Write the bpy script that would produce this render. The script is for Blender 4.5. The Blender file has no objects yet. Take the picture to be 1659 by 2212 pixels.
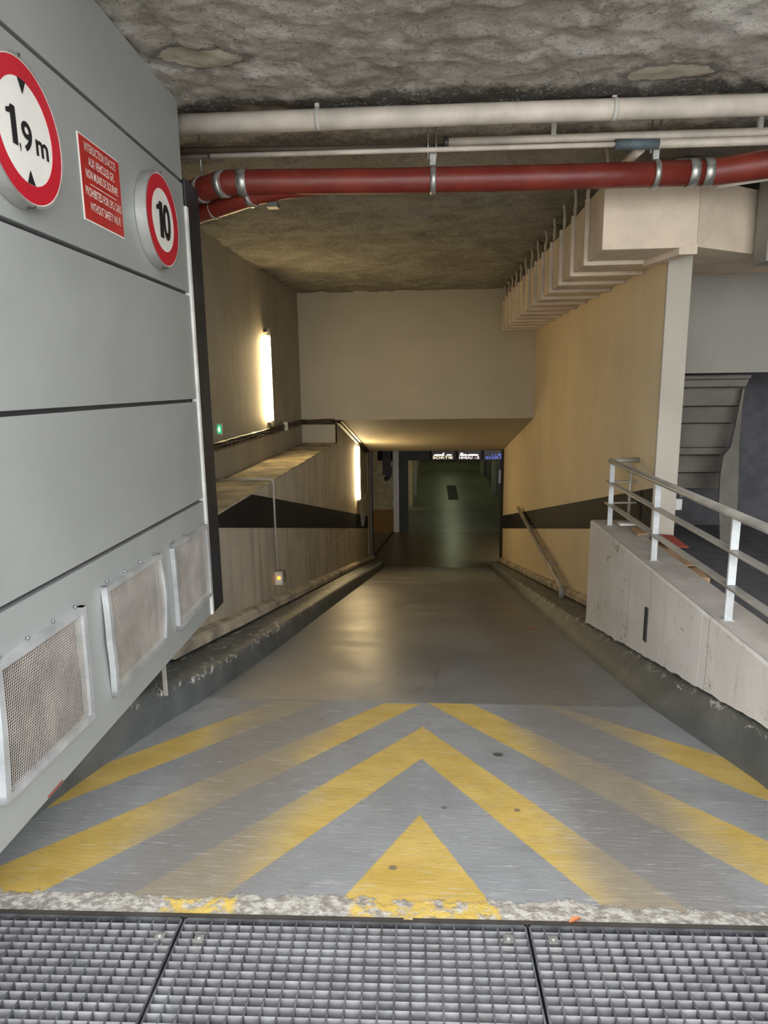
import bpy, bmesh, math, random
from mathutils import Vector, Matrix, noise
random.seed(7)
SC = bpy.context.scene
COL = SC.collection
V = Vector

# ------------------------------------------------------------------ camera
F, CX, CY = 1430.0, 829.5, 1106.0
Yc = V((937 - CX, CY - 830, -F)).normalized()
Zc = V((1, .0139, 0)).cross(Yc).normalized()
Xc = Yc.cross(Zc)
EYE = V((0, 0, 1.6))
Rw = Matrix((Xc, Yc, Zc))                       # camera space -> world
cam = bpy.data.cameras.new('camera')
cam.sensor_fit = 'VERTICAL'; cam.sensor_height = 36.0
cam.lens = F * 36.0 / 2212.0
cam.clip_start = .02; cam.clip_end = 200
co = bpy.data.objects.new('camera', cam); COL.objects.link(co)
co.matrix_world = Matrix.Translation(EYE) @ Rw.to_4x4()
SC.camera = co

def on(u, v, n, p):
    """point of a real plane (normal n, through p) seen at photo position u, v"""
    r = Rw @ V((u - CX, CY - v, -F)); n = V(n); p = V(p)
    return EYE + r * (n.dot(p - EYE) / n.dot(r))
def onz(u, v, z): return on(u, v, (0, 0, 1), (0, 0, z))
def onx(u, v, x): return on(u, v, (1, 0, 0), (x, 0, 0))
def ony(u, v, y): return on(u, v, (0, 1, 0), (0, y, 0))

# ------------------------------------------------------------------ materials
class M:
    def __init__(s, name):
        s.m = bpy.data.materials.new(name); s.m.use_nodes = True
        s.t = s.m.node_tree; s.t.nodes.clear()
        s.out = s.t.nodes.new('ShaderNodeOutputMaterial')
        s.b = s.t.nodes.new('ShaderNodeBsdfPrincipled')
        s.t.links.new(s.b.outputs[0], s.out.inputs[0])
        s.geo = s.t.nodes.new('ShaderNodeNewGeometry').outputs['Position']
    def put(s, sock, v):
        if isinstance(v, bpy.types.NodeSocket): s.t.links.new(v, sock)
        elif isinstance(v, (tuple, list)) and len(v) == 3 and sock.type == 'RGBA': sock.default_value = (*v, 1)
        else: sock.default_value = v
    def math(s, op, a, b=None, c=None, clamp=False):
        n = s.t.nodes.new('ShaderNodeMath'); n.operation = op; n.use_clamp = clamp
        s.put(n.inputs[0], a)
        if b is not None: s.put(n.inputs[1], b)
        if c is not None: s.put(n.inputs[2], c)
        return n.outputs[0]
    def vec(s, scale=(1, 1, 1), loc=(0, 0, 0), src=None):
        n = s.t.nodes.new('ShaderNodeMapping'); s.put(n.inputs[0], src or s.geo)
        n.inputs['Scale'].default_value = scale; n.inputs['Location'].default_value = loc
        return n.outputs[0]
    def noise(s, scale=5, detail=6, rough=.6, sc=(1, 1, 1), loc=(0, 0, 0), dist=0):
        n = s.t.nodes.new('ShaderNodeTexNoise')
        s.put(n.inputs['Vector'], s.vec(sc, loc))
        n.inputs['Scale'].default_value = scale; n.inputs['Detail'].default_value = detail
        n.inputs['Roughness'].default_value = rough; n.inputs['Distortion'].default_value = dist
        return n.outputs[0]
    def vor(s, scale, sc=(1, 1, 1), feature='F1'):
        n = s.t.nodes.new('ShaderNodeTexVoronoi'); n.feature = feature
        s.put(n.inputs['Vector'], s.vec(sc)); n.inputs['Scale'].default_value = scale
        return n.outputs[0]
    def step(s, x, lo, hi):
        n = s.t.nodes.new('ShaderNodeMapRange'); n.interpolation_type = 'SMOOTHSTEP'
        s.put(n.inputs[0], x); n.inputs[1].default_value = lo; n.inputs[2].default_value = hi
        return n.outputs[0]
    def mix(s, f, a, b):
        n = s.t.nodes.new('ShaderNodeMix'); n.data_type = 'RGBA'
        s.put(n.inputs[0], f); s.put(n.inputs[6], a); s.put(n.inputs[7], b)
        return n.outputs[2]
    def xyz(s):
        n = s.t.nodes.new('ShaderNodeSeparateXYZ'); s.put(n.inputs[0], s.geo); return n.outputs
    def bump(s, h, strength=.4, dist=.01):
        n = s.t.nodes.new('ShaderNodeBump'); s.put(n.inputs['Height'], h)
        n.inputs['Strength'].default_value = strength; n.inputs['Distance'].default_value = dist
        s.t.links.new(n.outputs[0], s.b.inputs['Normal'])
    def fin(s, col, rough=.7, metal=0., spec=.5):
        s.put(s.b.inputs['Base Color'], col); s.put(s.b.inputs['Roughness'], rough)
        s.put(s.b.inputs['Metallic'], metal); s.b.inputs['Specular IOR Level'].default_value = spec
        return s.m

def plain(name, c, rough=.6, metal=0., var=.12, scale=6, bump=0, sc=(1, 1, 1), spec=.5):
    m = M(name); n = m.noise(scale, 5, .6, sc)
    d = tuple(x * (1 - var * 2) for x in c); l = tuple(min(1, x * (1 + var)) for x in c)
    if bump: m.bump(m.noise(scale * 8, 5), bump, .004)
    return m.fin(m.mix(m.step(n, .3, .7), d, l), rough, metal, spec)
def glow(name, c, s):
    m = M(name); m.b.inputs['Emission Strength'].default_value = s
    m.b.inputs['Emission Color'].default_value = (*c, 1)
    return m.fin(tuple(min(1, x) for x in c), .5)

def wallpaint(name, c, streak=.25, dark=.5, bump=.25, blot=.15):
    """old wall paint: blotches, vertical run marks, fine roller texture"""
    m = M(name)
    a = m.step(m.noise(1.3, 6, .6), .35, .7)
    st = m.step(m.noise(1, 5, .7, (7, 7, .5)), .45, .75)
    col = m.mix(a, c, tuple(x * (1 - blot) for x in c))
    col = m.mix(m.math('MULTIPLY', st, streak), col, tuple(x * dark for x in c))
    m.bump(m.noise(60, 4, .6), bump, .003)
    return m.fin(col, .75)

MAT = {}
MAT['grey_panel'] = None
def mk_panel():
    m = M('grey painted steel cladding')
    c = m.mix(m.step(m.noise(1.2, 4), .3, .7), (.315, .335, .325), (.36, .38, .37))
    st = m.step(m.noise(1, 6, .75, (9, 9, .7)), .62, .8)
    c = m.mix(m.math('MULTIPLY', st, .12), c, (.55, .56, .55))
    scr = m.step(m.noise(2, 8, .8, (1.2, 1.2, 16), dist=.4), .66, .72)
    z = m.xyz()[2]
    low = m.step(z, 1.15, .8)
    c = m.mix(m.math('MULTIPLY', m.math('MULTIPLY', scr, low), .45), c, (.17, .17, .16))
    c = m.mix(m.math('MULTIPLY', m.step(m.noise(3, 6, .7, (1, 1, .35)), .5, .8), m.math('MULTIPLY', low, .35)), c, (.27, .28, .28))
    m.bump(m.noise(3, 2), .05, .02)
    return m.fin(c, .48, .15)
MAT['grey_panel'] = mk_panel()
MAT['seam'] = plain('dark panel joint', (.05, .05, .05), .7)
MAT['vent_frame'] = plain('worn aluminium vent frame', (.50, .52, .53), .4, .35)
MAT['wire'] = plain('dusty galvanised wire', (.46, .43, .39), .55, .3)
MAT['filter'] = plain('brown dirty filter felt', (.075, .055, .038), .95, sc=(6, 6, .6), var=.35, scale=3)
MAT['black_steel'] = plain('dark blue-grey painted steel post', (.030, .033, .040), .45, .3, .25, 5)
MAT['white_steel'] = plain('white painted steel strip', (.72, .72, .68), .5)
MAT['white_face'] = plain('white sign face', (.78, .77, .72), .35, var=.02)
MAT['red_face'] = plain('red sign face', (.50, .012, .028), .35, var=.03)
MAT['brick_red'] = plain('red enamel plate', (.42, .022, .018), .4, var=.1, scale=9)
MAT['black'] = plain('black lettering', (.01, .01, .012), .5)
MAT['sign_rim'] = plain('aluminium sign rim', (.55, .55, .53), .35, .6)
MAT['letter_white'] = plain('cream lettering', (.75, .66, .58), .5)
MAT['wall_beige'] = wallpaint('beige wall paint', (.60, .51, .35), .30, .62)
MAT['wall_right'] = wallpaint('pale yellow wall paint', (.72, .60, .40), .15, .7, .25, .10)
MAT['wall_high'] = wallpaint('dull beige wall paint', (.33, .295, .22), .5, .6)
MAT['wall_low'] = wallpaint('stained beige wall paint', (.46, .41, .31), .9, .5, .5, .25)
MAT['wall_back'] = wallpaint('smooth beige wall paint', (.47, .42, .31), .08, .8, .12, .07)
MAT['wall_grey'] = wallpaint('grey beige wall paint', (.31, .295, .26), .2, .75)
MAT['wall_end'] = wallpaint('off-white wall edge paint', (.41, .375, .315), .3, .75)
MAT['dark_wall'] = plain('dark grey stair wall', (.125, .125, .135), .8, bump=.2)
MAT['stair_paint'] = plain('grey stair paint', (.17, .158, .13), .75, bump=.1, scale=3)
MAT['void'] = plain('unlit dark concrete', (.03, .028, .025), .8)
MAT['skirt'] = plain('worn beige skirting concrete', (.42, .37, .28), .8, bump=.4, var=.25, scale=4)
MAT['ledge'] = plain('dusty ledge concrete', (.40, .34, .22), .9, bump=.3, var=.3, scale=3)
MAT['yellowwall'] = plain('ochre bay wall', (.38, .31, .17), .8)
MAT['steel'] = plain('dull zinc steel', (.48, .48, .45), .38, .75, .2, 20)
MAT['bolt'] = plain('dark iron', (.10, .09, .08), .5, .6)
MAT['white_pipe'] = plain('dusty white plastic pipe', (.60, .54, .46), .5, var=.12, scale=4)
MAT['brown_pipe'] = plain('dirty brown conduit', (.10, .075, .055), .6)
MAT['tape'] = plain('blue-grey pipe coupling', (.10, .13, .14), .6)
MAT['cable'] = plain('dark brown cables', (.065, .045, .03), .45, var=.4, scale=30)
MAT['box'] = plain('light grey plastic box', (.55, .54, .48), .5)
MAT['duct'] = plain('cream duct plaster', (.62, .52, .40), .75, var=.09, scale=3, bump=.15)
MAT['tube'] = glow('lit fluorescent tube', (1.0, .76, .40), 75)
MAT['tube_far'] = glow('lit greenish tube', (.86, 1.0, .60), 42)
MAT['tube_warm'] = glow('lit warm bay tube', (1.0, .62, .22), 13)
MAT['sig_white'] = glow('lit sign white', (1, .93, .86), .8)
MAT['sig_warm'] = glow('lit sign warm letters', (1, .82, .6), .75)
MAT['sig_blue'] = glow('lit sign blue letters', (.12, .2, .85), .45)
MAT['sig_body'] = plain('dark sign box', (.06, .04, .035), .5)
MAT['exit_green'] = glow('green exit panel', (.02, .35, .12), .7)
MAT['exit_white'] = glow('lit exit arrows', (.6, 1.0, .75), 1.6)
MAT['orange_lamp'] = glow('orange pilot lamp', (1.0, .30, .02), 2.2)
MAT['rail'] = plain('worn grey rail paint', (.33, .315, .28), .42, .2, .15, 3)
MAT['post'] = plain('pale grey post paint', (.44, .46, .46), .5, .1, .1, 12)
MAT['card'] = plain('brown cardboard', (.38, .24, .13), .9)
MAT['card_red'] = plain('red printed cardboard', (.32, .05, .03), .8)
MAT['leaf'] = plain('dry orange leaf', (.50, .17, .07), .7)
MAT['yellow_floor'] = plain('ochre bay floor paint', (.42, .22, .04), .35)
MAT['pave'] = plain('pale pavement', (.42, .41, .39), .9, bump=.3)
MAT['earth'] = plain('dark pit concrete', (.06, .058, .055), .9)

def mk_red():
    m = M('red painted iron pipe')
    c = m.mix(m.step(m.noise(4, 5), .35, .7), (.145, .017, .011), (.20, .029, .016))
    c = m.mix(m.step(m.noise(45, 3), .74, .78), c, (.3, .2, .17))
    nz = M.math(m, 'MULTIPLY', m.step(m.noise(9, 6, .7, (1, 3, 3)), .5, .75), .35)
    c = m.mix(nz, c, (.16, .10, .09))
    return m.fin(c, .42)
MAT['red_pipe'] = mk_red()

def mk_grate():
    m = M('galvanised grating steel')
    c = m.mix(m.step(m.noise(14, 5), .35, .7), (.235, .235, .24), (.37, .37, .375))
    c = m.mix(m.step(m.noise(3, 4), .55, .7), c, (.17, .17, .175))
    c = m.mix(m.math('MULTIPLY', m.step(m.noise(6, 2), .66, .70), .5), c, (.42, .44, .47))
    m.bump(m.noise(60, 3), .2, .002)
    return m.fin(c, .55, .25)
MAT['grate'] = mk_grate()
MAT['grate_bar'] = plain('dark grating bars', (.11, .112, .12), .55, .3, .25, 12)

def mk_parapet():
    m = M('flaking off-white parapet paint')
    c = m.mix(m.step(m.noise(2, 5), .35, .7), (.60, .57, .53), (.68, .66, .62))
    st = m.step(m.noise(1, 7, .75, (8, 8, .9)), .55, .75)
    c = m.mix(m.math('MULTIPLY', st, .6), c, (.36, .33, .28))
    c = m.mix(m.math('MULTIPLY', m.step(m.noise(7, 9, .78), .56, .66), .5), c, (.42, .38, .31))
    cr = m.step(m.noise(3.2, 9, .75, (1, 1, 2.2), dist=1.2), .60, .66)
    cr2 = m.step(m.noise(3.2, 9, .75, (1, 1, 2.2), dist=1.2), .66, .72)
    cr = m.math('SUBTRACT', cr, cr2)
    c = m.mix(m.math('MULTIPLY', cr, .8), c, (.24, .20, .14))
    z = m.xyz()
    # vertical grooves: one pale joint, one dark drip line
    y = m.math('ADD', z[1], m.math('MULTIPLY', m.noise(3, 4), .03))
    j = m.math('LESS_THAN', m.math('ABSOLUTE', m.math('SUBTRACT', y, 3.47)), .006)
    c = m.mix(m.math('MULTIPLY', j, .8), c, (.80, .78, .74))
    j2 = m.math('LESS_THAN', m.math('ABSOLUTE', m.math('SUBTRACT', y, 3.38)), .005)
    c = m.mix(m.math('MULTIPLY', j2, .6), c, (.25, .22, .18))
    m.bump(m.math('ADD', m.noise(25, 8, .7), m.math('MULTIPLY', cr, -.4)), .5, .012)
    return m.fin(c, .8)
MAT['parapet'] = mk_parapet()

def mk_parapet_top():
    m = M('dusty parapet top concrete')
    c = m.mix(m.step(m.noise(3, 7, .65), .3, .7), (.30, .275, .24), (.44, .41, .37))
    m.bump(m.noise(40, 5), .35, .004)
    return m.fin(c, .85)
MAT['parapet_top'] = mk_parapet_top()

def mk_curb():
    m = M('chipped grey kerb paint')
    c = m.mix(m.step(m.noise(3, 6, .65), .3, .7), (.065, .074, .073), (.12, .128, .125))
    nn = m.noise(14, 9, .8, (1, .5, .8), dist=.8)
    x, y, z = m.xyz()
    hh = m.math('ADD', z, m.math('MULTIPLY', y, .218))
    edge = m.math('SUBTRACT', 1, m.step(m.math('ABSOLUTE', m.math('SUBTRACT', hh, .69)), .01, .05))
    c = m.mix(m.step(m.noise(5, 8, .7, (1, .6, 1.6)), .56, .7), c, (.10, .10, .09))
    c = m.mix(m.math('MULTIPLY', m.step(m.math('ADD', nn, m.math('MULTIPLY', edge, .11)), .66, .70), .8), c, (.60, .59, .55))
    m.bump(m.noise(18, 8, .7), .45, .012)
    return m.fin(c, .5)
MAT['curb'] = mk_curb()

def rough_ceiling(name, front):
    m = M(name)
    x, y, z = m.xyz()
    n1 = m.noise(2.3, 10, .72, dist=.5); n2 = m.noise(7, 9, .72); n3 = m.noise(45, 6, .7)
    if front:
        c = m.mix(m.step(n1, .42, .56), (.47, .42, .35), (.74, .68, .60))
        c = m.mix(m.math('MULTIPLY', m.step(m.noise(2.6, 8, .7, loc=(5, 2, 0), dist=.6), .50, .60), .75), c, (.78, .74, .67))
        c = m.mix(m.math('MULTIPLY', m.step(m.noise(3.3, 8, .72, loc=(1, 7, 0)), .60, .68), .75), c, (.24, .21, .15))
        c = m.mix(m.math('MULTIPLY', m.step(m.noise(.9, 9, .7, loc=(2, 5, 0), dist=.8), .47, .53), .45), c, (.34, .30, .23))
        c = m.mix(m.math('MULTIPLY', m.step(m.noise(1.3, 9, .72, loc=(9, 1, 0), dist=.8), .55, .60), .5), c, (.92, .87, .80))
        # damp black line along the big white pipe and between the pipes
        d = m.math('ADD', y, m.math('MULTIPLY', m.math('SUBTRACT', m.noise(3, 8, .7), .5), .55))
        d = m.math('ADD', d, m.math('MULTIPLY', x, -.02))
        k = m.math('SUBTRACT', 1, m.step(m.math('ABSOLUTE', m.math('SUBTRACT', d, 4.1)), .05, .17))
        k2 = m.math('MULTIPLY', .8, m.math('SUBTRACT', 1, m.step(m.math('ABSOLUTE', m.math('SUBTRACT', d, 4.75)), .04, .2)))
        k = m.math('MAXIMUM', k, k2)
        c = m.mix(m.math('MULTIPLY', k, .88), c, (.035, .035, .03))
        # deeper zone is browner
        c = m.mix(m.math('MULTIPLY', m.step(y, 4.5, 5.2), .6), c, (.46, .41, .29))
    else:
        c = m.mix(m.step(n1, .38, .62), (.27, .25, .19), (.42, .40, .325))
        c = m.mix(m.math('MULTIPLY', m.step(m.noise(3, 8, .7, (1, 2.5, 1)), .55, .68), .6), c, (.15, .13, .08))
    pit = m.step(n3, .56, .64)
    c = m.mix(m.math('MULTIPLY', pit, .6), c, (.09, .08, .06))
    c = m.mix(m.math('MULTIPLY', m.step(m.noise(38, 6, .75, loc=(3, 3, 3)), .54, .64), .5), c, (.84, .80, .72))
    c = m.mix(m.math('MULTIPLY', m.step(m.noise(14, 8, .75, loc=(8, 3, 3)), .54, .66), .45), c, (.22, .20, .15))
    for (px, py, rx, ry) in ((-1.13, 3.49, .20, .085), (1.23, 3.93, .205, .085)) if front else ():
        ex = m.math('DIVIDE', m.math('SUBTRACT', x, px), rx)
        ey = m.math('DIVIDE', m.math('SUBTRACT', y, py), ry)
        r = m.math('SQRT', m.math('ADD', m.math('MULTIPLY', ex, ex), m.math('MULTIPLY', ey, ey)))
        r = m.math('ADD', r, m.math('MULTIPLY', m.math('SUBTRACT', m.noise(10, 5, .7), .5), .6))
        c = m.mix(m.math('MULTIPLY', .7, m.math('SUBTRACT', 1, m.step(r, 1.1, 1.5))), c, (.13, .115, .09))
        c = m.mix(m.math('SUBTRACT', 1, m.step(r, .97, 1.05)), c, (.66, .59, .46))
    h = m.math('ADD', m.math('MULTIPLY', n2, 1.2), m.math('MULTIPLY', n3, .5))
    m.bump(h, 1.0, .045)
    return m.fin(c, .9)
MAT['ceil_front'] = rough_ceiling('peeling rough concrete ceiling', True)
MAT['ceil_back'] = rough_ceiling('brown rough render ceiling', False)

# yellow chevron marking on the apron, laid out in floor metres
APEX = -.055
STR = [  # each: list of convex polygons (x, y), clockwise or not
    [(-.055, 2.36), (-.36, 1.66), (.255, 1.66)],
    [(-.048, 3.295), (-1.09, 1.60), (-.79, 1.60), (-.048, 2.893)],
    [(-.066, 3.295), (-.066, 2.893), (.66, 1.60), (.925, 1.60)],
    [(-.29, 3.63), (-1.72, 1.60), (-1.39, 1.60), (-.08, 3.63)],
    [(.225, 3.65), (-.035, 3.65), (1.351, 1.60), (1.69, 1.60)],
    [(-.947, 3.63), (-2.27, 1.60), (-2.05, 1.60), (-.66, 3.63)],
    [(.70, 3.66), (.63, 3.66), (1.30, 2.66), (1.9, 1.9), (1.65, 2.72)],
]
def mk_floor(name, chevrons):
    m = M(name)
    x, y, z = m.xyz()
    fine = m.noise(22, 7, .72, (.6, 3.2, 1))
    big = m.noise(1.1, 6, .62)
    base = m.mix(m.step(big, .35, .68), (.225, .235, .245), (.30, .31, .315))
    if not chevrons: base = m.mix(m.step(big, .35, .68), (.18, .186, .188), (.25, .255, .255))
    base = m.mix(m.math('MULTIPLY', m.step(m.noise(3.5, 7, .68, (1, .6, 1)), .52, .7), .45), base, (.19, .185, .175))
    base = m.mix(m.math('MULTIPLY', m.step(m.noise(8, 8, .75, (.6, 1.3, 1), loc=(3, 1, 0)), .5, .7), .4), base, (.16, .155, .15))
    # tyre lanes: rubber and dirt worn into the paint
    wob = m.math('MULTIPLY', m.math('SUBTRACT', m.noise(1.6, 4), .5), .35)
    ax = m.math('ADD', m.math('ABSOLUTE', m.math('ADD', x, .05)), wob)
    lane = m.math('SUBTRACT', 1, m.step(m.math('ABSOLUTE', m.math('SUBTRACT', ax, .80)), .10, .42))
    base = m.mix(m.math('MULTIPLY', lane, .72), base, (.185, .168, .152))
    if chevrons:
        tot = None
        for P in STR:
            cx = sum(p[0] for p in P) / len(P); cy = sum(p[1] for p in P) / len(P); cur = None
            for i in range(len(P)):
                (x0, y0), (x1, y1) = P[i], P[(i + 1) % len(P)]
                nx, ny = y1 - y0, x0 - x1; L = math.hypot(nx, ny); nx /= L; ny /= L
                d = nx * x0 + ny * y0
                if nx * cx + ny * cy < d: nx, ny, d = -nx, -ny, -d
                n = m.t.nodes.new('ShaderNodeVectorMath'); n.operation = 'DOT_PRODUCT'
                m.put(n.inputs[0], m.geo); n.inputs[1].default_value = (nx, ny, 0)
                q = m.math('SUBTRACT', n.outputs['Value'], d)
                cur = q if cur is None else m.math('MINIMUM', cur, q)
            tot = cur if tot is None else m.math('MAXIMUM', tot, cur)
        e = m.math('ADD', tot, m.math('MULTIPLY', m.math('SUBTRACT', m.noise(30, 4), .5), .012))
        mask = m.step(e, -.003, .004)
        mask = m.math('MULTIPLY', mask, m.step(y, 3.665, 3.655))
        # where wheels cross, the paint is worn through and dirty
        w = m.math('SUBTRACT', 1, m.math('MULTIPLY', lane, .80))
        mask = m.math('MULTIPLY', mask, w)
        mask = m.math('MULTIPLY', mask, m.math('SUBTRACT', 1, m.math('MULTIPLY', m.step(fine, .55, .72), .45)))
        yel = m.mix(m.step(m.noise(5, 6, .65, (1, 2, 1)), .35, .7), (.47, .325, .075), (.57, .41, .12))
        yel = m.mix(m.math('MULTIPLY', m.step(y, 2.1, 1.85), .3), yel, (.42, .28, .05))
        base = m.mix(mask, base, yel)
    # pale brush ridges worn to concrete, dark spots
    base = m.mix(m.math('MULTIPLY', m.step(m.noise(26, 6, .75, (.3, 2.6, 1)), .55, .68), .5), base, (.52, .52, .49))
    base = m.mix(m.math('MULTIPLY', m.step(m.noise(40, 6, .75, (.4, 2.2, 1), loc=(4, 4, 0)), .56, .68), .4), base, (.13, .13, .125))
    base = m.mix(m.math('MULTIPLY', m.step(m.vor(3.1, (1, 1, 1)), .055, .035), .75), base, (.09, .09, .09))
    base = m.mix(m.math('MULTIPLY', m.step(m.vor(1.3, (1, 1.1, 1)), .036, .03), .9), base, (.05, .05, .05))
    if chevrons:
        # broken edge by the grating: bare aggregate
        ed = m.math('ADD', m.math('SUBTRACT', y, m.math('MULTIPLY', x, .03)), m.math('MULTIPLY', m.math('SUBTRACT', m.noise(4, 8, .8), .5), .20))
        em = m.step(ed, 1.835, 1.825)
        agg = m.mix(m.step(m.noise(40, 6, .75, (.7, 1, 1)), .40, .62), (.22, .20, .175), (.50, .48, .43))
        wx = m.math('ADD', x, m.math('MULTIPLY', m.math('SUBTRACT', m.noise(9, 4), .5), .12))
        y1 = m.math('SUBTRACT', 1, m.step(m.math('ABSOLUTE', m.math('ADD', wx, .74)), .10, .12))
        y2 = m.math('SUBTRACT', 1, m.step(m.math('ABSOLUTE', m.math('ADD', wx, .03)), .22, .24))
        yn = m.math('MULTIPLY', m.math('ADD', y1, y2), m.step(m.noise(16, 5, .7), .42, .55))
        agg = m.mix(yn, agg, (.55, .39, .09))
        base = m.mix(em, base, agg)
        hh = m.math('ADD', m.math('MULTIPLY', em, m.noise(50, 5, .7)), m.math('MULTIPLY', fine, .3))
        m.bump(hh, .6, .012)
    else:
        # hairline cracks with a dark edge
        m.bump(fine, .25, .006)
        cr = m.math('ADD', x, m.math('MULTIPLY', m.math('SUBTRACT', m.noise(5, 6, .7), .5), .25))
        cm = m.math('LESS_THAN', m.math('ABSOLUTE', m.math('SUBTRACT', cr, .02)), .006)
        cm = m.math('MULTIPLY', cm, m.math('MULTIPLY', m.step(y, 4.1, 4.15), m.step(y, 4.9, 4.85)))
        base = m.mix(m.math('MULTIPLY', cm, .7), base, (.07, .07, .065))
    ro = m.math('ADD', .34 if not chevrons else .5, m.math('MULTIPLY', m.step(big, .3, .7), .16))
    return m.fin(base, ro)
MAT['apron'] = mk_floor('grey ramp paint with yellow chevrons', True)
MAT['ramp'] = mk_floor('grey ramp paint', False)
def mk_low(name, a, b, r):
    m = M(name)
    c = m.mix(m.step(m.noise(.8, 5), .35, .65), a, b)
    c = m.mix(m.math('MULTIPLY', m.step(m.noise(2, 6, .7), .55, .7), .4), c, tuple(q * .5 for q in a))
    m.bump(m.noise(9, 4), .12, .01)
    return m.fin(c, r)
MAT['low_brown'] = mk_low('brown landing floor paint', (.115, .078, .036), (.15, .105, .05), .34)
MAT['low_green'] = mk_low('dull green floor paint', (.16, .155, .09), (.22, .215, .13), .36)

# ------------------------------------------------------------------ builders
WL = {}
def wloc(o): return WL.get(o.name, V((0, 0, 0)))
class B:
    def __init__(s): s.v = []; s.f = []; s.sm = []
    def add(s, vs, fs, smooth=False):
        k = len(s.v); s.v += [V(p) for p in vs]
        for f in fs: s.f.append(tuple(i + k for i in f)); s.sm.append(smooth)
        return s
    def box(s, a, b, X=None, O=None):
        """box between corners a and b, optionally in a frame (ux, uy, uz) with origin O"""
        (x0, y0, z0), (x1, y1, z1) = a, b
        vs = [V(p) for p in ((x0,y0,z0),(x1,y0,z0),(x1,y1,z0),(x0,y1,z0),(x0,y0,z1),(x1,y0,z1),(x1,y1,z1),(x0,y1,z1))]
        if X:
            O = V(O or (0, 0, 0)); vs = [O + X[0] * p.x + X[1] * p.y + X[2] * p.z for p in vs]
        return s.add(vs, [(0,3,2,1),(4,5,6,7),(0,1,5,4),(1,2,6,5),(2,3,7,6),(3,0,4,7)])
    def hexa(s, p):
        """8 points: bottom 4 then top 4"""
        return s.add(p, [(0,3,2,1),(4,5,6,7),(0,1,5,4),(1,2,6,5),(2,3,7,6),(3,0,4,7)])
    def prism(s, poly, off):
        """polygon (3-D points) extruded by vector off"""
        n = len(poly); off = V(off)
        vs = [V(p) for p in poly] + [V(p) + off for p in poly]
        return s.add(vs, [tuple(range(n))[::-1], tuple(range(n, 2*n))] + [(i, (i+1) % n, n + (i+1) % n, n + i) for i in range(n)])
    def tube(s, pts, r, n=16, cap=True, flat=1.0, up=None):
        pts = [V(p) for p in pts]; rings = []
        rr = r if isinstance(r, (list, tuple)) else [r] * len(pts)
        prev = None
        for i, p in enumerate(pts):
            if i == 0: t = pts[1] - p
            elif i == len(pts) - 1: t = p - pts[i-1]
            else: t = (pts[i+1] - p).normalized() + (p - pts[i-1]).normalized()
            t.normalize()
            a = V(up) if up else (prev if prev else (V((0,0,1)) if abs(t.z) < .9 else V((1,0,0))))
            a = (a - t * a.dot(t)).normalized(); prev = a; b = t.cross(a)
            rings.append([p + (a * math.cos(q) * flat + b * math.sin(q)) * rr[i] for q in (2*math.pi*k/n for k in range(n))])
        k = len(s.v); s.v += [q for g in rings for q in g]
        for i in range(len(pts) - 1):
            for j in range(n):
                s.f.append((k+i*n+j, k+i*n+(j+1) % n, k+(i+1)*n+(j+1) % n, k+(i+1)*n+j)); s.sm.append(True)
        if cap:
            s.f.append(tuple(k+j for j in range(n))[::-1]); s.sm.append(False)
            s.f.append(tuple(k+(len(pts)-1)*n+j for j in range(n))); s.sm.append(False)
        return s
    def grid(s, fn, nu, nv):
        k = len(s.v)
        for j in range(nv + 1):
            for i in range(nu + 1): s.v.append(V(fn(i / nu, j / nv)))
        for j in range(nv):
            for i in range(nu):
                a = k + j*(nu+1) + i; s.f.append((a, a+1, a+nu+2, a+nu+1)); s.sm.append(True)
        return s
def obj(name, b, mat, parent=None, bevel=0, seg=2, loc=None):
    me = bpy.data.meshes.new(name)
    if parent is None and loc is None:
        L = V((0, 0, 0))
        n = len(b.v)
        if n: L = V((sum(p.x for p in b.v)/n, sum(p.y for p in b.v)/n, min(p.z for p in b.v)))
    else: L = V(loc) if loc is not None else wloc(parent)
    me.from_pydata([p - L for p in b.v], [], b.f)
    bm = bmesh.new(); bm.from_mesh(me); bmesh.ops.recalc_face_normals(bm, faces=bm.faces) if len(b.v) < 20000 else None
    bm.to_mesh(me); bm.free()
    for p, q in zip(me.polygons, b.sm): p.use_smooth = q
    me.materials.append(MAT[mat] if isinstance(mat, str) else mat)
    o = bpy.data.objects.new(name, me); COL.objects.link(o)
    WL[o.name] = L
    if parent:
        o.parent = parent; o.location = L - wloc(parent)
    else: o.location = L
    if bevel:
        md = o.modifiers.new('bevel', 'BEVEL'); md.width = bevel; md.segments = seg; md.limit_method = 'ANGLE'; md.harden_normals = False
    return o
def tag(o, label, cat, group=None, kind=None):
    if label: o['label'] = label
    if cat: o['category'] = cat
    if group: o['group'] = group
    if kind: o['kind'] = kind
    return o
def thing(name, label, cat, loc, group=None):
    o = bpy.data.objects.new(name, None); o.empty_display_size = .05; COL.objects.link(o)
    o.location = loc; WL[o.name] = V(loc)
    return tag(o, label, cat, group)
def struct(name, b, mat, label=None, parent=None, **k):
    o = obj(name, b, mat, parent, **k)
    if not parent: o['kind'] = 'structure'; 
    if label: o['label'] = label
    if not parent: o['category'] = name.split('_')[0].split('.')[0]
    return o

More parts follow.
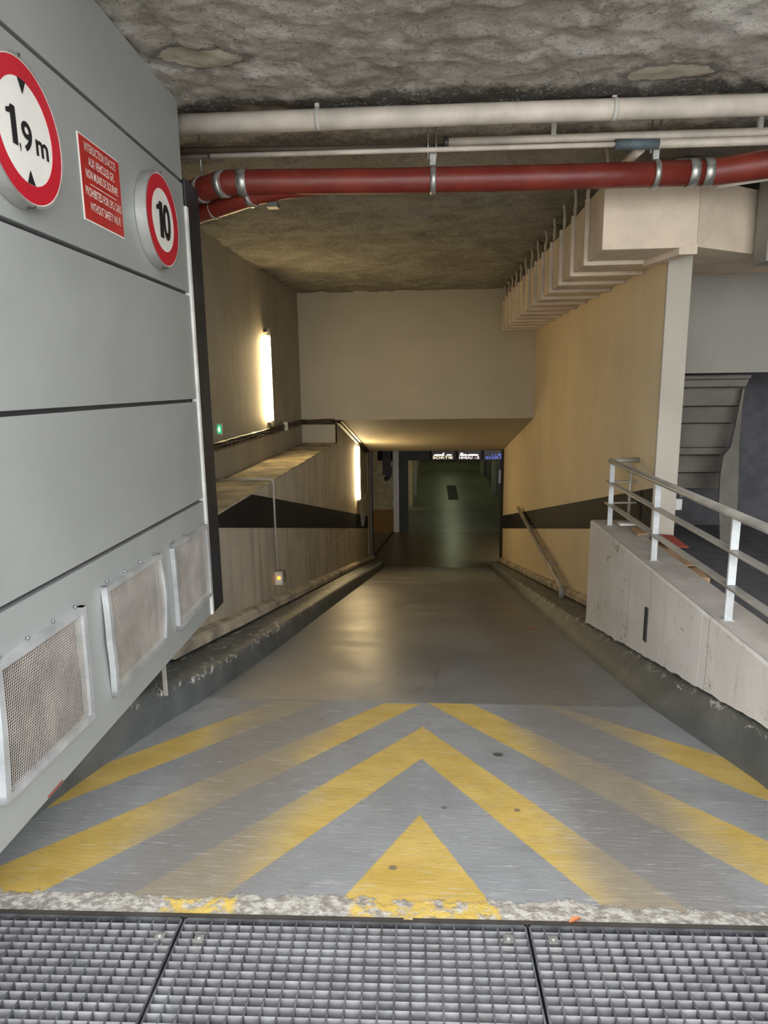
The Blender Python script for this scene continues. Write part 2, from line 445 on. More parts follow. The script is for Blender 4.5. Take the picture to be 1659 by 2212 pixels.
def text_mesh(name, s, mat, parent, O, ux, uy, w, h, lift=.0015, extr=.001, bold=0):
    """lettering fitted in a w x h box whose lower-left corner is O"""
    cu = bpy.data.curves.new(name, 'FONT'); cu.body = s; cu.size = 1; cu.resolution_u = 4; cu.offset = bold
    t = bpy.data.objects.new(name, cu); COL.objects.link(t)
    dg = bpy.context.evaluated_depsgraph_get(); dg.update()
    me = bpy.data.meshes.new_from_object(t.evaluated_get(dg))
    COL.objects.unlink(t); bpy.data.objects.remove(t)
    xs = [v.co.x for v in me.vertices]; ys = [v.co.y for v in me.vertices]
    x0, x1, y0, y1 = min(xs), max(xs), min(ys), max(ys)
    nrm = ux.cross(uy)
    L = wloc(parent)
    for v in me.vertices:
        a = (v.co.x - x0) / (x1 - x0) * w; c = (v.co.y - y0) / (y1 - y0) * h
        v.co = O + ux * a + uy * c + nrm * lift - L
    me.materials.clear(); me.materials.append(MAT[mat])
    o = bpy.data.objects.new(name, me); COL.objects.link(o); o.parent = parent; WL[o.name] = L
    return o

# ------------------------------------------------------------------ frames and levels
S = .218                                        # fall of the ramp
def rz(y): return .54 - S * y                   # ramp surface
CR = 3.655                                      # crest line between apron and ramp
YG = 1.79                                       # far edge of the grating
AS = -rz(CR) / (CR - YG)
def fz(y): return rz(y) if y > CR else min(0, -AS * (y - YG))
YE = 17.05                                      # foot of the ramp
ZL = rz(YE)
HC = 3.17                                       # ceiling
d_ = V((-.031, 1, 0)).normalized()              # along the cladding
n_ = V((1, .031, 0)).normalized()               # out of the cladding
UP = V((0, 0, 1))
C0 = V((-1.3, 0, 0))
def cl(s, z, o=0): return C0 + d_ * s + n_ * o + UP * z
def oncl(u, v, o=0): return on(u, v, n_, C0 + n_ * o)

# ------------------------------------------------------------------ floors
b = B()
def apron(u, v):
    y = 1.745 + (CR - 1.745) * v
    y += .03 * (-1.9 + 3.8 * u) * (1 - v)
    x = -1.9 + 3.8 * u
    z = fz(y)
    if v < .06: z += (noise.noise(V((x * 18, y * 18, 0))) * .008 - .004) * (1 - v / .06)
    return (x, y, z)
b.grid(apron, 300, 120)
struct('floor', b, 'apron', loc=(0, 0, 0))
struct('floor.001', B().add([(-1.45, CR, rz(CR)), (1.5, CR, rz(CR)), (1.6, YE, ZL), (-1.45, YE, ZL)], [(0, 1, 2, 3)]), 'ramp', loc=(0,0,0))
struct('floor.002', B().box((-2.9, YE, ZL - .2), (4.5, 21.3, ZL)), 'low_brown', loc=(0,0,0))
struct('floor.003', B().box((-1.3, 21.3, ZL - .2), (4.5, 44, ZL - .004)), 'low_green', loc=(0,0,0))
struct('floor.004', B().box((-7, 21.3, ZL - .2), (-1.3, 30, ZL)), 'yellow_floor', loc=(0,0,0))
struct('floor.005', B().box((-7, 17.9, ZL - .2), (-2.9, 21.3, ZL)), 'yellow_floor', loc=(0,0,0))
struct('trim_1', B().hexa([(-1.78, 17.7, ZL), (-1.70, 17.7, ZL), (-1.28, 21.3, ZL), (-1.36, 21.3, ZL),
       (-1.78, 17.7, ZL + .02), (-1.70, 17.7, ZL + .02), (-1.28, 21.3, ZL + .02), (-1.36, 21.3, ZL + .02)]), 'void', loc=(0,0,0))
# drain patch on the lower floor
tag(obj('drain_cover', B().box((.62, 27.6, ZL - .004), (1.05, 31.5, ZL + .012)), 'void'), 'long dark drain cover set in the far green floor', 'drain')
# the landing and the street
struct('floor.006', B().box((1.6, .7, -.2), (4.4, 5.3, 0)).box((1.89, 5.3, -.2), (4.4, 7.8, 0)), 'dark_wall', loc=(0,0,0))
struct('floor.007', B().box((-9, -14, -.3), (9, .72, 0)), 'pave', loc=(0,0,0))
# pit below the grating
b = B(); b.box((-2.4, .7, -.6), (1.6, 1.83, -.5)); b.box((-2.4, 1.78, -.6), (1.6, 1.9, -.03)); b.box((-2.4, .6, -.6), (1.6, .73, -.302))
struct('floor.008', b, 'earth', loc=(0,0,0))

# ------------------------------------------------------------------ kerbs
def kerb(side):
    b = B()
    ys = [1.80, 2.2, 2.6, 3.0, 3.4, CR, 4.2, 5, 6, 8, 11, 14, YE - .05]
    def base(y):
        if side < 0:
            k = [(1.8, -1.60), (2.5, -1.56), (3.2, -1.47), (3.6, -1.38), (5, -1.34), (18, -1.31)]
        else:
            k = [(1.8, 1.44), (2.7, 1.425), (3.2, 1.34), (3.68, 1.25), (5.5, 1.25), (18, 1.47)]
        for (a, p), (c, q) in zip(k, k[1:]):
            if y <= c: return p + (q - p) * max(0, (y - a)) / (c - a)
        return k[-1][1]
    def top(y):
        if side < 0: return min(-1.38, base(y) - .015) + (0 if y < 6 else .07 * min(1, (y - 6) / 10))
        return max(1.392 + max(0, 5.87 - y) * .0145, base(y) + .02)
    def tz(y): return min(.15 if side < 0 else 9, rz(y) + .168)
    rows = []
    for i in range(len(ys) - 1):
        n = max(2, int((ys[i+1] - ys[i]) / .1))
        for k in range(n): rows.append(ys[i] + (ys[i+1] - ys[i]) * k / n)
    rows.append(ys[-1])
    out = -2.1 if side < 0 else 2.0
    prof = []
    for y in rows:
        j = noise.noise(V((y * 5, side * 3, 0))) * .008; j2 = noise.noise(V((y * 14, side, 4))) * .006
        zt = max(tz(y), fz(y) + .004)
        bx, tx = base(y), top(y)
        s = -1 if side < 0 else 1
        prof.append([V((bx, y, fz(y) - .05)), V((bx, y, fz(y))), V((bx + (tx-bx)*.5 + j, y, fz(y) + (zt - fz(y))*.5)), V((tx + j + j2, y, zt - .018)), V((tx + s*.02 + j + j2, y, zt)), V((tx + s*.2, y, zt)), V((out, y, zt))])
    k0 = len(b.v); w = len(prof[0])
    for r in prof: b.v += r
    for i in range(len(prof) - 1):
        for j in range(w - 1):
            a = k0 + i * w + j; b.f.append((a, a+1, a+w+1, a+w)); b.sm.append(True)
    b.f.append(tuple(range(k0 + (len(prof)-1)*w, k0 + len(prof)*w))); b.sm.append(False)
    return b
struct('trim_2', kerb(-1), 'curb', 'grey painted concrete kerb along the left side of the ramp', loc=(0,0,0))
struct('trim_3', kerb(1), 'curb', 'grey painted concrete kerb along the right side of the ramp', loc=(0,0,0))

# ------------------------------------------------------------------ walls of the ramp
LW, RW = -1.75, 1.735
LX = -2.35
BY = 11.75
def wall_poly(x, pts, off): return B().prism([(x, y, z) for y, z in pts], (off, 0, 0))
# left: low wall with the flat ledge on top, then the wall above the ledge
LB = .97
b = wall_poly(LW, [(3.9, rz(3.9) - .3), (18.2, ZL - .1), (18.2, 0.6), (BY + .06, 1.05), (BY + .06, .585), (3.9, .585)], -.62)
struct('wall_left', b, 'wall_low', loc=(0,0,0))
struct('trim_4', B().box((LX - .02, 3.9, .585), (LW + .004, BY, .60)), 'ledge', 'dusty flat ledge on top of the low left wall', loc=(0,0,0))
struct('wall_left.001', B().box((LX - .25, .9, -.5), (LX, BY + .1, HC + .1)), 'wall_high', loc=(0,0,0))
struct('wall_left.002', B().box((LX - .1, .9, -.3), (-1.62, 1.0, HC + .1)), 'wall_grey', loc=(0,0,0))  # unseen wall, added to block light leaking in behind the cladding
# back wall over the tunnel mouth and the stub beside it
b = B(); b.box((LX - .1, BY, 1.0), (RW + .5, BY + .2, HC + .1)); b.box((LX - .1, BY, .58), (LW, BY + .19, 1.0))
struct('wall_back', b, 'wall_back', loc=(0,0,0))
# sloping tunnel soffit
b = B().hexa([(LW - .3, BY + .02, 1.0), (RW + .3, BY + .02, 1.0), (RW + .3, 16.85, -.06), (LW - .3, 16.85, -.06),
              (LW - .3, BY + .02, 1.3), (RW + .3, BY + .02, 1.3), (RW + .3, 16.85, .3), (LW - .3, 16.85, .3)])
struct('ceiling', b, 'wall_back', 'sloping smooth soffit over the lower ramp', loc=(0,0,0))
# right wall
b = wall_poly(RW, [(5.3, rz(5.3) - .3), (16.55, ZL - .1), (16.55, .35), (BY, 1.2), (BY, HC), (5.3, HC)], .16)
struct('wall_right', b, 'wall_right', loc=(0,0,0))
struct('wall_right.001', B().box((RW - .012, 5.275, -.5), (RW + .165, 5.31, HC)), 'wall_end', 'off-white end face of the right ramp wall', loc=(0,0,0), bevel=.008)
# black bands
def band(x, y0, y1, off, clipz=None):
    t = lambda y: 1.6 - S * y
    pts = [(y0, t(y0)), (y1, t(y1)), (y1, t(y1) + .33)]
    if clipz is not None:
        yc = (t(0) + .33 - clipz) / S
        pts += [(yc, clipz)] + [(y0, clipz)]
    else: pts += [(y0, t(y0) + .33)]
    return B().prism([(x, y, z) for y, z in pts], (off, 0, 0))
MAT['band'] = None
def mk_band():
    m = M('scuffed black band paint')
    c = m.mix(m.step(m.noise(1, 7, .75, (9, 9, .8)), .45, .8), (.008, .0085, .009), (.030, .028, .025))
    return m.fin(c, .65, 0, .25)
MAT['band'] = mk_band()
struct('trim_5', band(LW + .001, 5.0, 18.15, .004, .58), 'band', 'black painted band along the left ramp wall', loc=(0,0,0))
struct('trim_6', band(RW - .001, 5.32, 16.5, -.004), 'band', 'black painted band along the right ramp wall', loc=(0,0,0))
# rounded skirting upstands
def skirt(x, y0, y1, s, w):
    b = B(); pr = [(0, .0), (w, .0), (w, .06), (w * .7, .085), (0, .10)]
    a = []
    n = 60
    for i in range(n + 1):
        y = y0 + (y1 - y0) * i / n; zb = rz(y) + .19
        j = noise.noise(V((y * 1.5, x, 0))) * .006
        a.append([V((x + s * (p + (j if p else 0)), y, zb + q)) for p, q in pr])
    k = len(b.v)
    for r in a: b.v += r
    for i in range(n):
        for j in range(len(pr)):
            c = (j + 1) % len(pr); b.f.append((k+i*5+j, k+i*5+c, k+(i+1)*5+c, k+(i+1)*5+j)); b.sm.append(False)
    b.f.append((k, k+1, k+2, k+3, k+4)); b.sm.append(False); b.f.append(tuple(k+n*5+q for q in range(5))); b.sm.append(False)
    return b
struct('baseboard_left', skirt(LW, 3.9, 18.1, 1, .09), 'skirt', loc=(0,0,0))
struct('baseboard_right', skirt(RW, 5.6, 16.8, -1, .07), 'skirt', loc=(0,0,0))
# dark recess line under the skirting and the strip of wall below
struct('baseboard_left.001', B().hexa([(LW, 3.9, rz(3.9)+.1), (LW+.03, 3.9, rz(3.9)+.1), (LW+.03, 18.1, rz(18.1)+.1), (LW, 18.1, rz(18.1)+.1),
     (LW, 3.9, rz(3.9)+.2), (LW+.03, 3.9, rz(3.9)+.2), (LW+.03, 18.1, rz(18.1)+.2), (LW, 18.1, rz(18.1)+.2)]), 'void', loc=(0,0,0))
# end strip of the left wall: pale jamb and dark steel edge
struct('trim_7', B().box((LW - .3, 17.2, ZL), (LW + .02, 18.2, -.15)), 'wall_end', 'pale vertical strip at the foot end of the left wall', loc=(0,0,0))
struct('trim_8', B().box((LW - .3, 18.2, ZL), (LW + .05, 18.3, -.15)), 'black_steel', 'thin dark steel edge at the foot end of the left wall', loc=(0,0,0))
# ------------------------------------------------------------------ ceilings
def ceil_fn(x0, x1, y0, y1, amp):
    def fn(u, v):
        x = x0 + (x1 - x0) * u; y = y0 + (y1 - y0) * v
        h = noise.fractal(V((x * 7, y * 7, 0)), .9, 2, 4) * amp * .8 + noise.noise(V((x * 28, y * 28, 3))) * amp * .25
        st = noise.noise(V((x * 1.7, y * 2.2, 9)))
        h += amp * .9 * max(0, min(1, st * 8))
        return (x, y, HC + h - amp * .3)
    return fn
struct('ceiling.001', B().grid(ceil_fn(-2.4, 4.4, 1.0, 5.5, .022), 300, 210), 'ceil_front', 'peeling mottled rough concrete ceiling over the entrance', loc=(0,0,0))
struct('ceiling.002', B().grid(ceil_fn(-2.4, 4.4, 5.5, BY + .1, .02), 200, 190), 'ceil_back', 'brown rough render ceiling over the ramp', loc=(0,0,0))
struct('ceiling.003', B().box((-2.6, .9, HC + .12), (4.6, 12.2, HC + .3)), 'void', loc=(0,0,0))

# ------------------------------------------------------------------ lower level
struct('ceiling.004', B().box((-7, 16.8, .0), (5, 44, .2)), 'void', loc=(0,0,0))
struct('wall_back.001', B().box((-7, 43.5, ZL), (5, 43.8, 0)), 'dark_wall', loc=(0,0,0))
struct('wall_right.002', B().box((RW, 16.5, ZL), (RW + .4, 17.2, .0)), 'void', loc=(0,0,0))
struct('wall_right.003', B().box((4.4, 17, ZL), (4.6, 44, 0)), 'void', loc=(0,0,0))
struct('wall_right.004', B().box((2.72, 27.6, ZL), (2.95, 43.5, 0)), 'dark_wall', loc=(0,0,0))
struct('wall_left.003', B().box((-1.05, 26.0, ZL), (-.84, 43.5, 0)), 'yellowwall', loc=(0,0,0))
struct('wall_left.004', B().box((-7, 25.3, ZL), (-1.05, 25.5, 0)), 'yellowwall', loc=(0,0,0))
struct('wall_left.005', B().box((-7, 17.7, ZL), (-6.8, 26, 0)), 'yellowwall', loc=(0,0,0))
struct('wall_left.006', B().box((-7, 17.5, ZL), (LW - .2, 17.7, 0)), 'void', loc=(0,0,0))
tag(obj('concrete_pillar', B().box((-1.32, 21.25, ZL), (-1.13, 21.7, -.2)), 'wall_end', bevel=.01), 'pale pillar at the lower doorway, left of the black one', 'pillar')
tag(obj('concrete_pillar', B().box((-1.128, 21.3, ZL), (-.84, 21.8, -.2)), 'void', bevel=.01), 'black pillar at the lower doorway beside the pale one', 'pillar')
tag(obj('concrete_pillar', B().box((-.9, 28.6, ZL), (-.76, 28.9, -.2)), 'wall_end', bevel=.01), 'thin pale strip pillar on the far left of the lower hall', 'pillar')
p1 = obj('concrete_pillar', B().box((2.55, 28.9, ZL), (2.74, 29.3, -.2)), 'wall_end', bevel=.01); tag(p1, 'pale pillar on the far right of the lower hall, left of the wall light', 'pillar')
tag(obj('concrete_pillar', B().box((2.5, 35.5, ZL), (2.7, 36.2, -.2)), 'wall_end', bevel=.01), 'small pale pillar at the far end of the lower hall', 'pillar')
tag(obj('roof_beam', B().box((-1.9, 22.3, -.92), (3.4, 22.6, -.1)), 'void', bevel=.01), 'black hanging beam carrying the lit direction signs', 'beam')
# air unit hanging at the left doorway
t = thing('ventilation_unit', 'black pipe elbow unit hanging in the lower left doorway', 'vent', (-1.45, 20.4, -1.5))
obj('casing', B().box((-1.58, 20.3, -1.15), (-1.34, 20.6, -.2)), 'void', t, bevel=.02)
obj('elbow', B().tube([(-1.36, 20.4, -.9), (-1.36, 20.4, -1.1), (-1.40, 20.4, -1.22), (-1.52, 20.4, -1.3)], .07, 12), 'void', t)
# lit signs
def litsign(u0, u1, word, mat, label, w0, w1, bars, bw):
    a, c = ony(u0, 976, 22.25), ony(u1, 976, 22.25)
    zb = ony(u0, 993, 22.25).z
    t = thing('direction_sign', label, 'sign', ((a.x + c.x) / 2, 22.25, zb), 'lit signs on the beam')
    obj('sign_box', B().box((a.x, 22.2, zb), (c.x, 22.29, zb + .42)), 'sig_body', t, bevel=.006)
    t = bpy.data.objects[[o.name for o in t.children][-1]] if t.children else t
    X = V((1, 0, 0)); hh = .085
    x0 = ony(w0, 990, 22.19).x; x1 = ony(w1, 990, 22.19).x
    if ' ' in word:
        a_, b_ = word.split(' ')
        text_mesh('lettering', a_, mat, t, V((x0, 22.195, zb + .03)), X, UP, (x1 - x0) * .66, hh, .002, bold=.01)
        text_mesh('lettering', b_, mat, t, V((x0 + (x1 - x0) * .78, 22.195, zb + .03)), X, UP, (x1 - x0) * .22, hh, .002, bold=.01)
    else: text_mesh('lettering', word, mat, t, V((x0, 22.195, zb + .03)), X, UP, x1 - x0, hh, .002, bold=.01)
    for (p, q, z0, z1) in bars:
        xa = ony(p, 985, 22.19).x; xb = ony(q, 985, 22.19).x
        obj('symbol', B().prism([(xa, 22.196, zb + z0 + .01), (xa + .03, 22.196, zb + z0), (xb - .03, 22.196, zb + z0), (xb, 22.196, zb + z0 + .02), (xb - .05, 22.196, zb + z1), (xa + .05, 22.196, zb + z1)], (0, -.004, 0)), bw, t)
    return t
litsign(932, 981, 'SORTIE', 'sig_warm', 'lit sign reading SORTIE, leftmost on the beam', 935, 978, [(936, 961, .135, .185), (963, 977, .14, .185), (955, 961, .20, .24)], 'sig_white')
litsign(989, 1038, 'NIVEAU -3', 'sig_white', 'lit sign reading NIVEAU -3 in the middle of the beam', 992, 1035, [(992, 1010, .135, .19), (1009, 1034, .135, .19), (993, 1001, .20, .24)], 'sig_white')
litsign(1045, 1101, 'SORTIE', 'sig_blue', 'lit sign with blue SORTIE letters at the right of the beam', 1049, 1098, [(1062, 1066, .15, .18), (1068, 1073, .15, .18), (1074, 1090, .15, .19)], 'sig_blue')
t = thing('level_sign', 'small dark lit sign with a white N by the right wall end', 'sign', (2.02, 20, -1.3))
obj('sign_box', B().box((1.95, 20.0, -1.37), (2.35, 20.06, -.95)), 'sig_body', t, bevel=.005)
text_mesh('lettering', 'NIV', 'sig_white', t, V((2.02, 19.995, -1.13)), V((1, 0, 0)), UP, .22, .09, .002, bold=.02)
obj('symbol', B().box((2.02, 19.992, -1.20), (2.24, 19.998, -1.17)), 'sig_white', t)

# ------------------------------------------------------------------ cladding
zrow = [.175, .92, 1.525, 2.135, 2.745, HC]
SE = 3.945
w = B().box((0, .92, -.1), (-.05, SE, 0))
X = (n_, d_, UP)
root = struct('wall_left.007', B().box((-.07, .9, .2), (-.03, SE - .01, HC), X, C0), 'seam', 'grey sheet metal cladding at the left of the entrance', loc=cl(2, .2, -.05))
vents = []
def vent_hole(pts): vents.append(pts)
for i in range(5):
    z0, z1 = zrow[i] + (.009 if i else 0), zrow[i+1] - (.009 if i < 4 else 0)
    b = B()
    if i == 0:
        # bottom row: openings for three vents
        xs = [.9, 1.79, 2.325, 2.565, 3.13, 3.36, 3.90, SE]
        for k in range(len(xs) - 1):
            if k in (1, 3, 5):
                b.box((-.04, xs[k], z0), (0, xs[k+1], .335), X, C0); b.box((-.04, xs[k], .75), (0, xs[k+1], z1), X, C0)
            else: b.box((-.04, xs[k], z0), (0, xs[k+1], z1), X, C0)
        obj('cladding_panel', b, 'grey_panel', root)
    else:
        b.box((-.04, .9, z0), (0, SE, z1), X, C0)
        obj('cladding_panel', b, 'grey_panel', root, bevel=.003)

def vent(corners, label, bow=0):
    """corners TL, TR, BR, BL in cladding coordinates (s, z); bow bends the left edge outwards"""
    TL, TR, BR, BL = corners
    c = cl((TL[0] + BR[0]) / 2, min(BL[1], BR[1]))
    t = thing('vent_grille', label, 'vent', c, 'vent grilles along the bottom of the cladding')
    def P(u, v, o=0):
        s0 = TL[0] + (BL[0] - TL[0]) * v; s1 = TR[0] + (BR[0] - TR[0]) * v
        z0 = TL[1] + (BL[1] - TL[1]) * v; z1 = TR[1] + (BR[1] - TR[1]) * v
        s = s0 + (s1 - s0) * u; z = z0 + (z1 - z0) * u
        bb = bow * (1 - abs(v - .48) / .52)
        s += -bb * .9 * (1 - u) + bb * .5 * u
        return cl(s, z, o + abs(bow) * .5 * math.sin(math.pi * v))
    fw = .025; W = TR[0] - TL[0]; H = TL[1] - BL[1]
    b = B(); N = 12
    def strip(f):                                   # a bar from section points
        pts = [f(i / N) for i in range(N + 1)]
        for p, q in zip(pts, pts[1:]): b.hexa(p + q)
    def sec(u0, v0, u1, v1): return [P(u0, v0, .0), P(u1, v1, .0), P(u1, v1, .026), P(u0, v0, .026)]
    a, c_ = fw / W, fw / H
    strip(lambda q: sec(0, q, a, q)); strip(lambda q: sec(1 - a, q, 1, q))
    strip(lambda q: sec(q, 0, q, c_)); strip(lambda q: sec(q, 1 - c_, q, 1))
    fr = obj('frame', b, 'vent_frame', t)
    # wire mesh
    b = B(); nu = int((W - 2 * fw) / .0095); nv = int((H - 2 * fw) / .0095); r = .0012
    ux = d_ * r; uz = UP * r; un = n_ * r
    for i in range(nu + 1):
        u = a + (1 - 2 * a) * i / nu; M_ = 8
        for k in range(M_):
            p, q = P(u, c_ + (1 - 2*c_) * k / M_, .014), P(u, c_ + (1 - 2*c_) * (k + 1) / M_, .014)
            b.add([p - ux, p + ux, q + ux, q - ux, p + un, q + un], [(0, 4, 5, 3), (4, 1, 2, 5)])
    for i in range(nv + 1):
        v = c_ + (1 - 2 * c_) * i / nv; M_ = 4
        for k in range(M_):
            p, q = P(a + (1 - 2*a) * k / M_, v, .014), P(a + (1 - 2*a) * (k + 1) / M_, v, .014)
            b.add([p - uz, p + uz, q + uz, q - uz, p + un, q + un], [(0, 4, 5, 3), (4, 1, 2, 5)])
    obj('wire_mesh', b, 'wire', t)
    b = B(); b.box((-.028, TL[0] + .01, BL[1] + .01), (-.004, TR[0] - .01, TL[1] - .01), X, C0)
    obj('filter_backing', b, 'filter', t)
    for k in range(4):
        p = P(.08 + .28 * k, -.02, .004); obj('rivet', B().tube([p, p + n_ * .008], .006, 8), 'steel', fr)
    return t
b = B().box((.0, 2.02, .178), (.0012, 2.12, .185), X, C0); obj('rust_scrape', b, 'card_red', root)
vent([(1.80, .775), (2.365, .775), (2.35, .31), (1.765, .325)], 'nearest vent grille, large and only gently bent', -.004)
vent([(2.545, .793), (3.155, .78), (3.148, .318), (2.55, .30)], 'middle vent grille with its frame bulged and bent', .03)
vent([(3.33, .785), (3.925, .767), (3.93, .309), (3.342, .298)], 'farthest vent grille, next to the dark post', .004)

# screw holes and plates of the cladding end: dark post and white strip
t = thing('gate_post', 'dark steel upright at the far end of the grey cladding', 'post', cl(4.1, .16, -.0))
obj('post', B().box((-.06, SE + .045, .155), (.0, SE + .29, 2.78), X, C0), 'black_steel', t, bevel=.006)
obj('white_strip', B().box((-.03, SE + .004, .17), (.012, SE + .04, 2.62), X, C0), 'white_steel', t, bevel=.003)
tag(obj('support_leg', B().box((-1.425, 3.16, .0), (-1.40, 3.166, .19)).box((-1.425, 3.166, .0), (-1.42, 3.21, .19)), 'rail', bevel=.003), 'short grey steel leg holding the cladding off the kerb', 'leg')

# ------------------------------------------------------------------ road signs
def disc(c, r0, r1, o0, o1, n=72):
    """ring (or disc if r0 == 0) around c on the cladding direction"""
    b = B(); k = []
    def ring(r, o): return [c + d_ * (r * math.cos(q)) + UP * (r * math.sin(q)) + n_ * o for q in (2*math.pi*i/n for i in range(n))]
    if r0 == 0:
        a, e = ring(r1, o0), ring(r1, o1)
        b.add(a + e, [tuple(range(n)), tuple(range(n, 2*n))] + [(i, (i+1) % n, n+(i+1) % n, n+i) for i in range(n)])
    else:
        A, Bq, Cc, D = ring(r0, o1), ring(r1, o1), ring(r1, o0), ring(r0, o0)
        f = []
        for i in range(n):
            j = (i+1) % n; f += [(i, j, n+j, n+i), (n+i, n+j, 2*n+j, 2*n+i), (2*n+i, 2*n+j, 3*n+j, 3*n+i), (3*n+i, 3*n+j, j, i)]
        b.add(A + Bq + Cc + D, f)
    return b
def roundsign(s, z, r, label, ri):
    c = cl(s, z)
    t = thing('road_sign', label, 'sign', cl(s, z - r), 'round red ring signs on the cladding')
    rim = obj('rim', disc(c, r - .006, r + .003, .002, .055), 'sign_rim', t)
    f = obj('face', disc(c, 0, r, .045, .052), 'white_face', t)
    obj('red_ring', disc(c, ri, r - .010, .052, .0535), 'red_face', f)
    for sg in (1, -1): obj('rim_clamp', B().box((.03, -.004, sg * (r - .001)), (.058, .004, sg * (r + .007)), X, c), 'bolt', rim)
    return f, c
R1 = .224
t, c = roundsign(2.245, 2.418, R1, 'large height limit sign reading 1,9 m, cut by the photo edge', .158)
o = .054
def tri(c, dz, sg):
    return B().prism([c + d_*(-.022) + UP*dz + n_*o, c + d_*.022 + UP*dz + n_*o, c + UP*(dz - sg*.042) + n_*o], n_ * .0012)
obj('arrowhead', tri(c, .156, 1), 'black', t); obj('arrowhead', tri(c, -.156, -1), 'black', t)
def txt(word, s0, z0, w, h, par, lab='numeral', mat='black', lift=.0, bold=.0, off=.0545):
    return text_mesh(lab, word, mat, par, cl(s0, z0, off), d_, UP, w, h, lift, bold=bold)
def glyph(word, u0, u1, top, bot, par, bold=.015):
    """numeral set between two sight lines on the sign face"""
    O = .0545; a = oncl(u0, (top[1] + bot[1]) / 2, O); e = oncl(u1, (top[1] + bot[1]) / 2, O)
    s0, s1 = (a - C0).dot(d_), (e - C0).dot(d_); z1, z0 = oncl(*top, O).z, oncl(*bot, O).z
    if word == '1':
        w_, h_ = s1 - s0, z1 - z0
        P_ = [(.45, 0), (1, 0), (1, 1), (.55, 1), (.40, .90), (0, .84), (0, .72), (.45, .76)]
        return obj('numeral', B().prism([cl(s0 + p * w_, z0 + q * h_, O) for p, q in P_], n_ * .001), 'black', par)
    return txt(word, s0, z0, s1 - s0, z1 - z0, par, bold=bold)
glyph('1', 16, 35, (30, 229), (36, 312), t)
glyph(',', 43.5, 46.5, (45, 309), (46, 328), t, .0)
glyph('9', 48.5, 69.5, (58, 264), (64, 330), t, .02)
glyph('m', 79, 104, (90, 308), (92, 342), t, .02)
t, c = roundsign(3.448, 2.425, .222, 'speed limit sign reading 10, farthest along the cladding', .148)
glyph('1', 340, 352, (347, 436), (351, 513), t)
glyph('0', 353, 368, (359, 443), (362, 520), t, .03)
# the rectangular notice
def mk_notice():
    s0, s1, z0, z1 = 2.705, 3.075, 2.262, 2.585
    t = thing('notice_plate', 'red rectangular notice about gas-powered cars between the round signs', 'sign', cl((s0+s1)/2, z0))
    t = obj('plate', B().box((0, s0, z0), (.004, s1, z1), X, C0), 'white_face', t, bevel=.001)
    obj('red_field', B().box((.004, s0 + .006, z0 + .006), (.0055, s1 - .006, z1 - .006), X, C0), 'brick_red', t)
    L = [("INTERDICTION D'ACCES", .045, .325, .268), ('AUX VEHICULES GPL', .07, .305, .218), ('NON MUNIS DE SOUPAPE', .04, .33, .168),
         ('PROHIBITED FOR LPG CARS', .025, .352, .100), ('WITHOUT SAFETY VALVE', .055, .335, .046)]
    for s, a, e, z in L:
        txt(s, s0 + a, z0 + z, e - a, .034, t, 'lettering', 'letter_white', off=.0062, bold=.012)
    obj('rule', B().box((.0055, s0 + .07, z0 + .147), (.0066, s1 - .06, z0 + .150), X, C0), 'letter_white', t)
mk_notice()

# ------------------------------------------------------------------ pipes under the ceiling
f_ = V((1, .031, 0)).normalized()               # facade direction
def fp(x, y, z): return V((x, y + .031 * x, z))
t = thing('drain_pipe', 'thick white pipe nearest the street, under the ceiling', 'pipe', fp(0, 3.85, 2.95))
W1 = 4.10; Z1 = 3.09
obj('pipe', B().tube([fp(-1.6, W1, Z1 - .008), fp(-.4, W1, Z1 - .003), fp(.8, W1, Z1), fp(3.6, W1, Z1)], .055, 24), 'white_pipe', t)
for x in (-.66, 1.0):
    b = B(); b.tube([fp(x - .012, W1, Z1), fp(x + .012, W1, Z1)], .060, 24); b.box((x - .012, W1 + .031 * x - .01, Z1 + .05), (x + .012, W1 + .031 * x + .01, HC))
    obj('clamp', b, 'box', t)
def ext(pts, k=1.2):
    """carry the last stretch of a pipe on beyond the frame"""
    return pts + [pts[-1] + (pts[-1] - pts[-2]).normalized() * k]
t = thing('conduit', 'dark brown conduit running above the red pipe', 'pipe', fp(-.6, 4.5, 3.04))
obj('pipe', B().tube([onz(q, 325 - (q - 398) * .0135, 3.06) for q in (370, 600, 958)], .020, 14), 'brown_pipe', t)
obj('pipe', B().tube([onz(q, 339 - (q - 398) * .03, 3.03) for q in (370, 455)], .017, 14), 'brown_pipe', t)
t = thing('water_pipe', 'upper thin white pipe, starting mid-span behind the drain pipe', 'pipe', fp(1.5, 4.45, 3.05))
up_ = [onz(q, 307 - (q - 965) * .033, 3.07) for q in (965, 1200, 1450, 1659)]
obj('pipe', B().tube(ext(up_), .024, 16), 'white_pipe', t)
for q in (1195, 1640):
    p = onz(q, 307 - (q - 965) * .033, 3.07)
    obj('clip', B().box((p.x - .015, p.y - .02, 3.08), (p.x + .015, p.y + .01, HC)), 'box', t, bevel=.003)
p = up_[0]; obj('end_clip', B().tube([p - f_ * .02, p + f_ * .01], .031, 14), 'bolt', t)
t = thing('water_pipe', 'lower thin white pipe with a blue-grey coupling', 'pipe', fp(0, 4.4, 3.0))
lo_ = lambda q: onz(q, 337 - (q - 455) * .0286, 3.02)
obj('pipe', B().tube([lo_(q) for q in (455, 800, 1100, 1335)], .015, 14), 'white_pipe', t)
obj('pipe_wide', B().tube(ext([onz(q, 311.5 - (q - 1395) * .030, 3.02) for q in (1395, 1520, 1659)]), .026, 14), 'white_pipe', t)
obj('coupling', B().tube([lo_(1328), onz(1422, 311, 3.02)], .030, 14), 'tape', t)
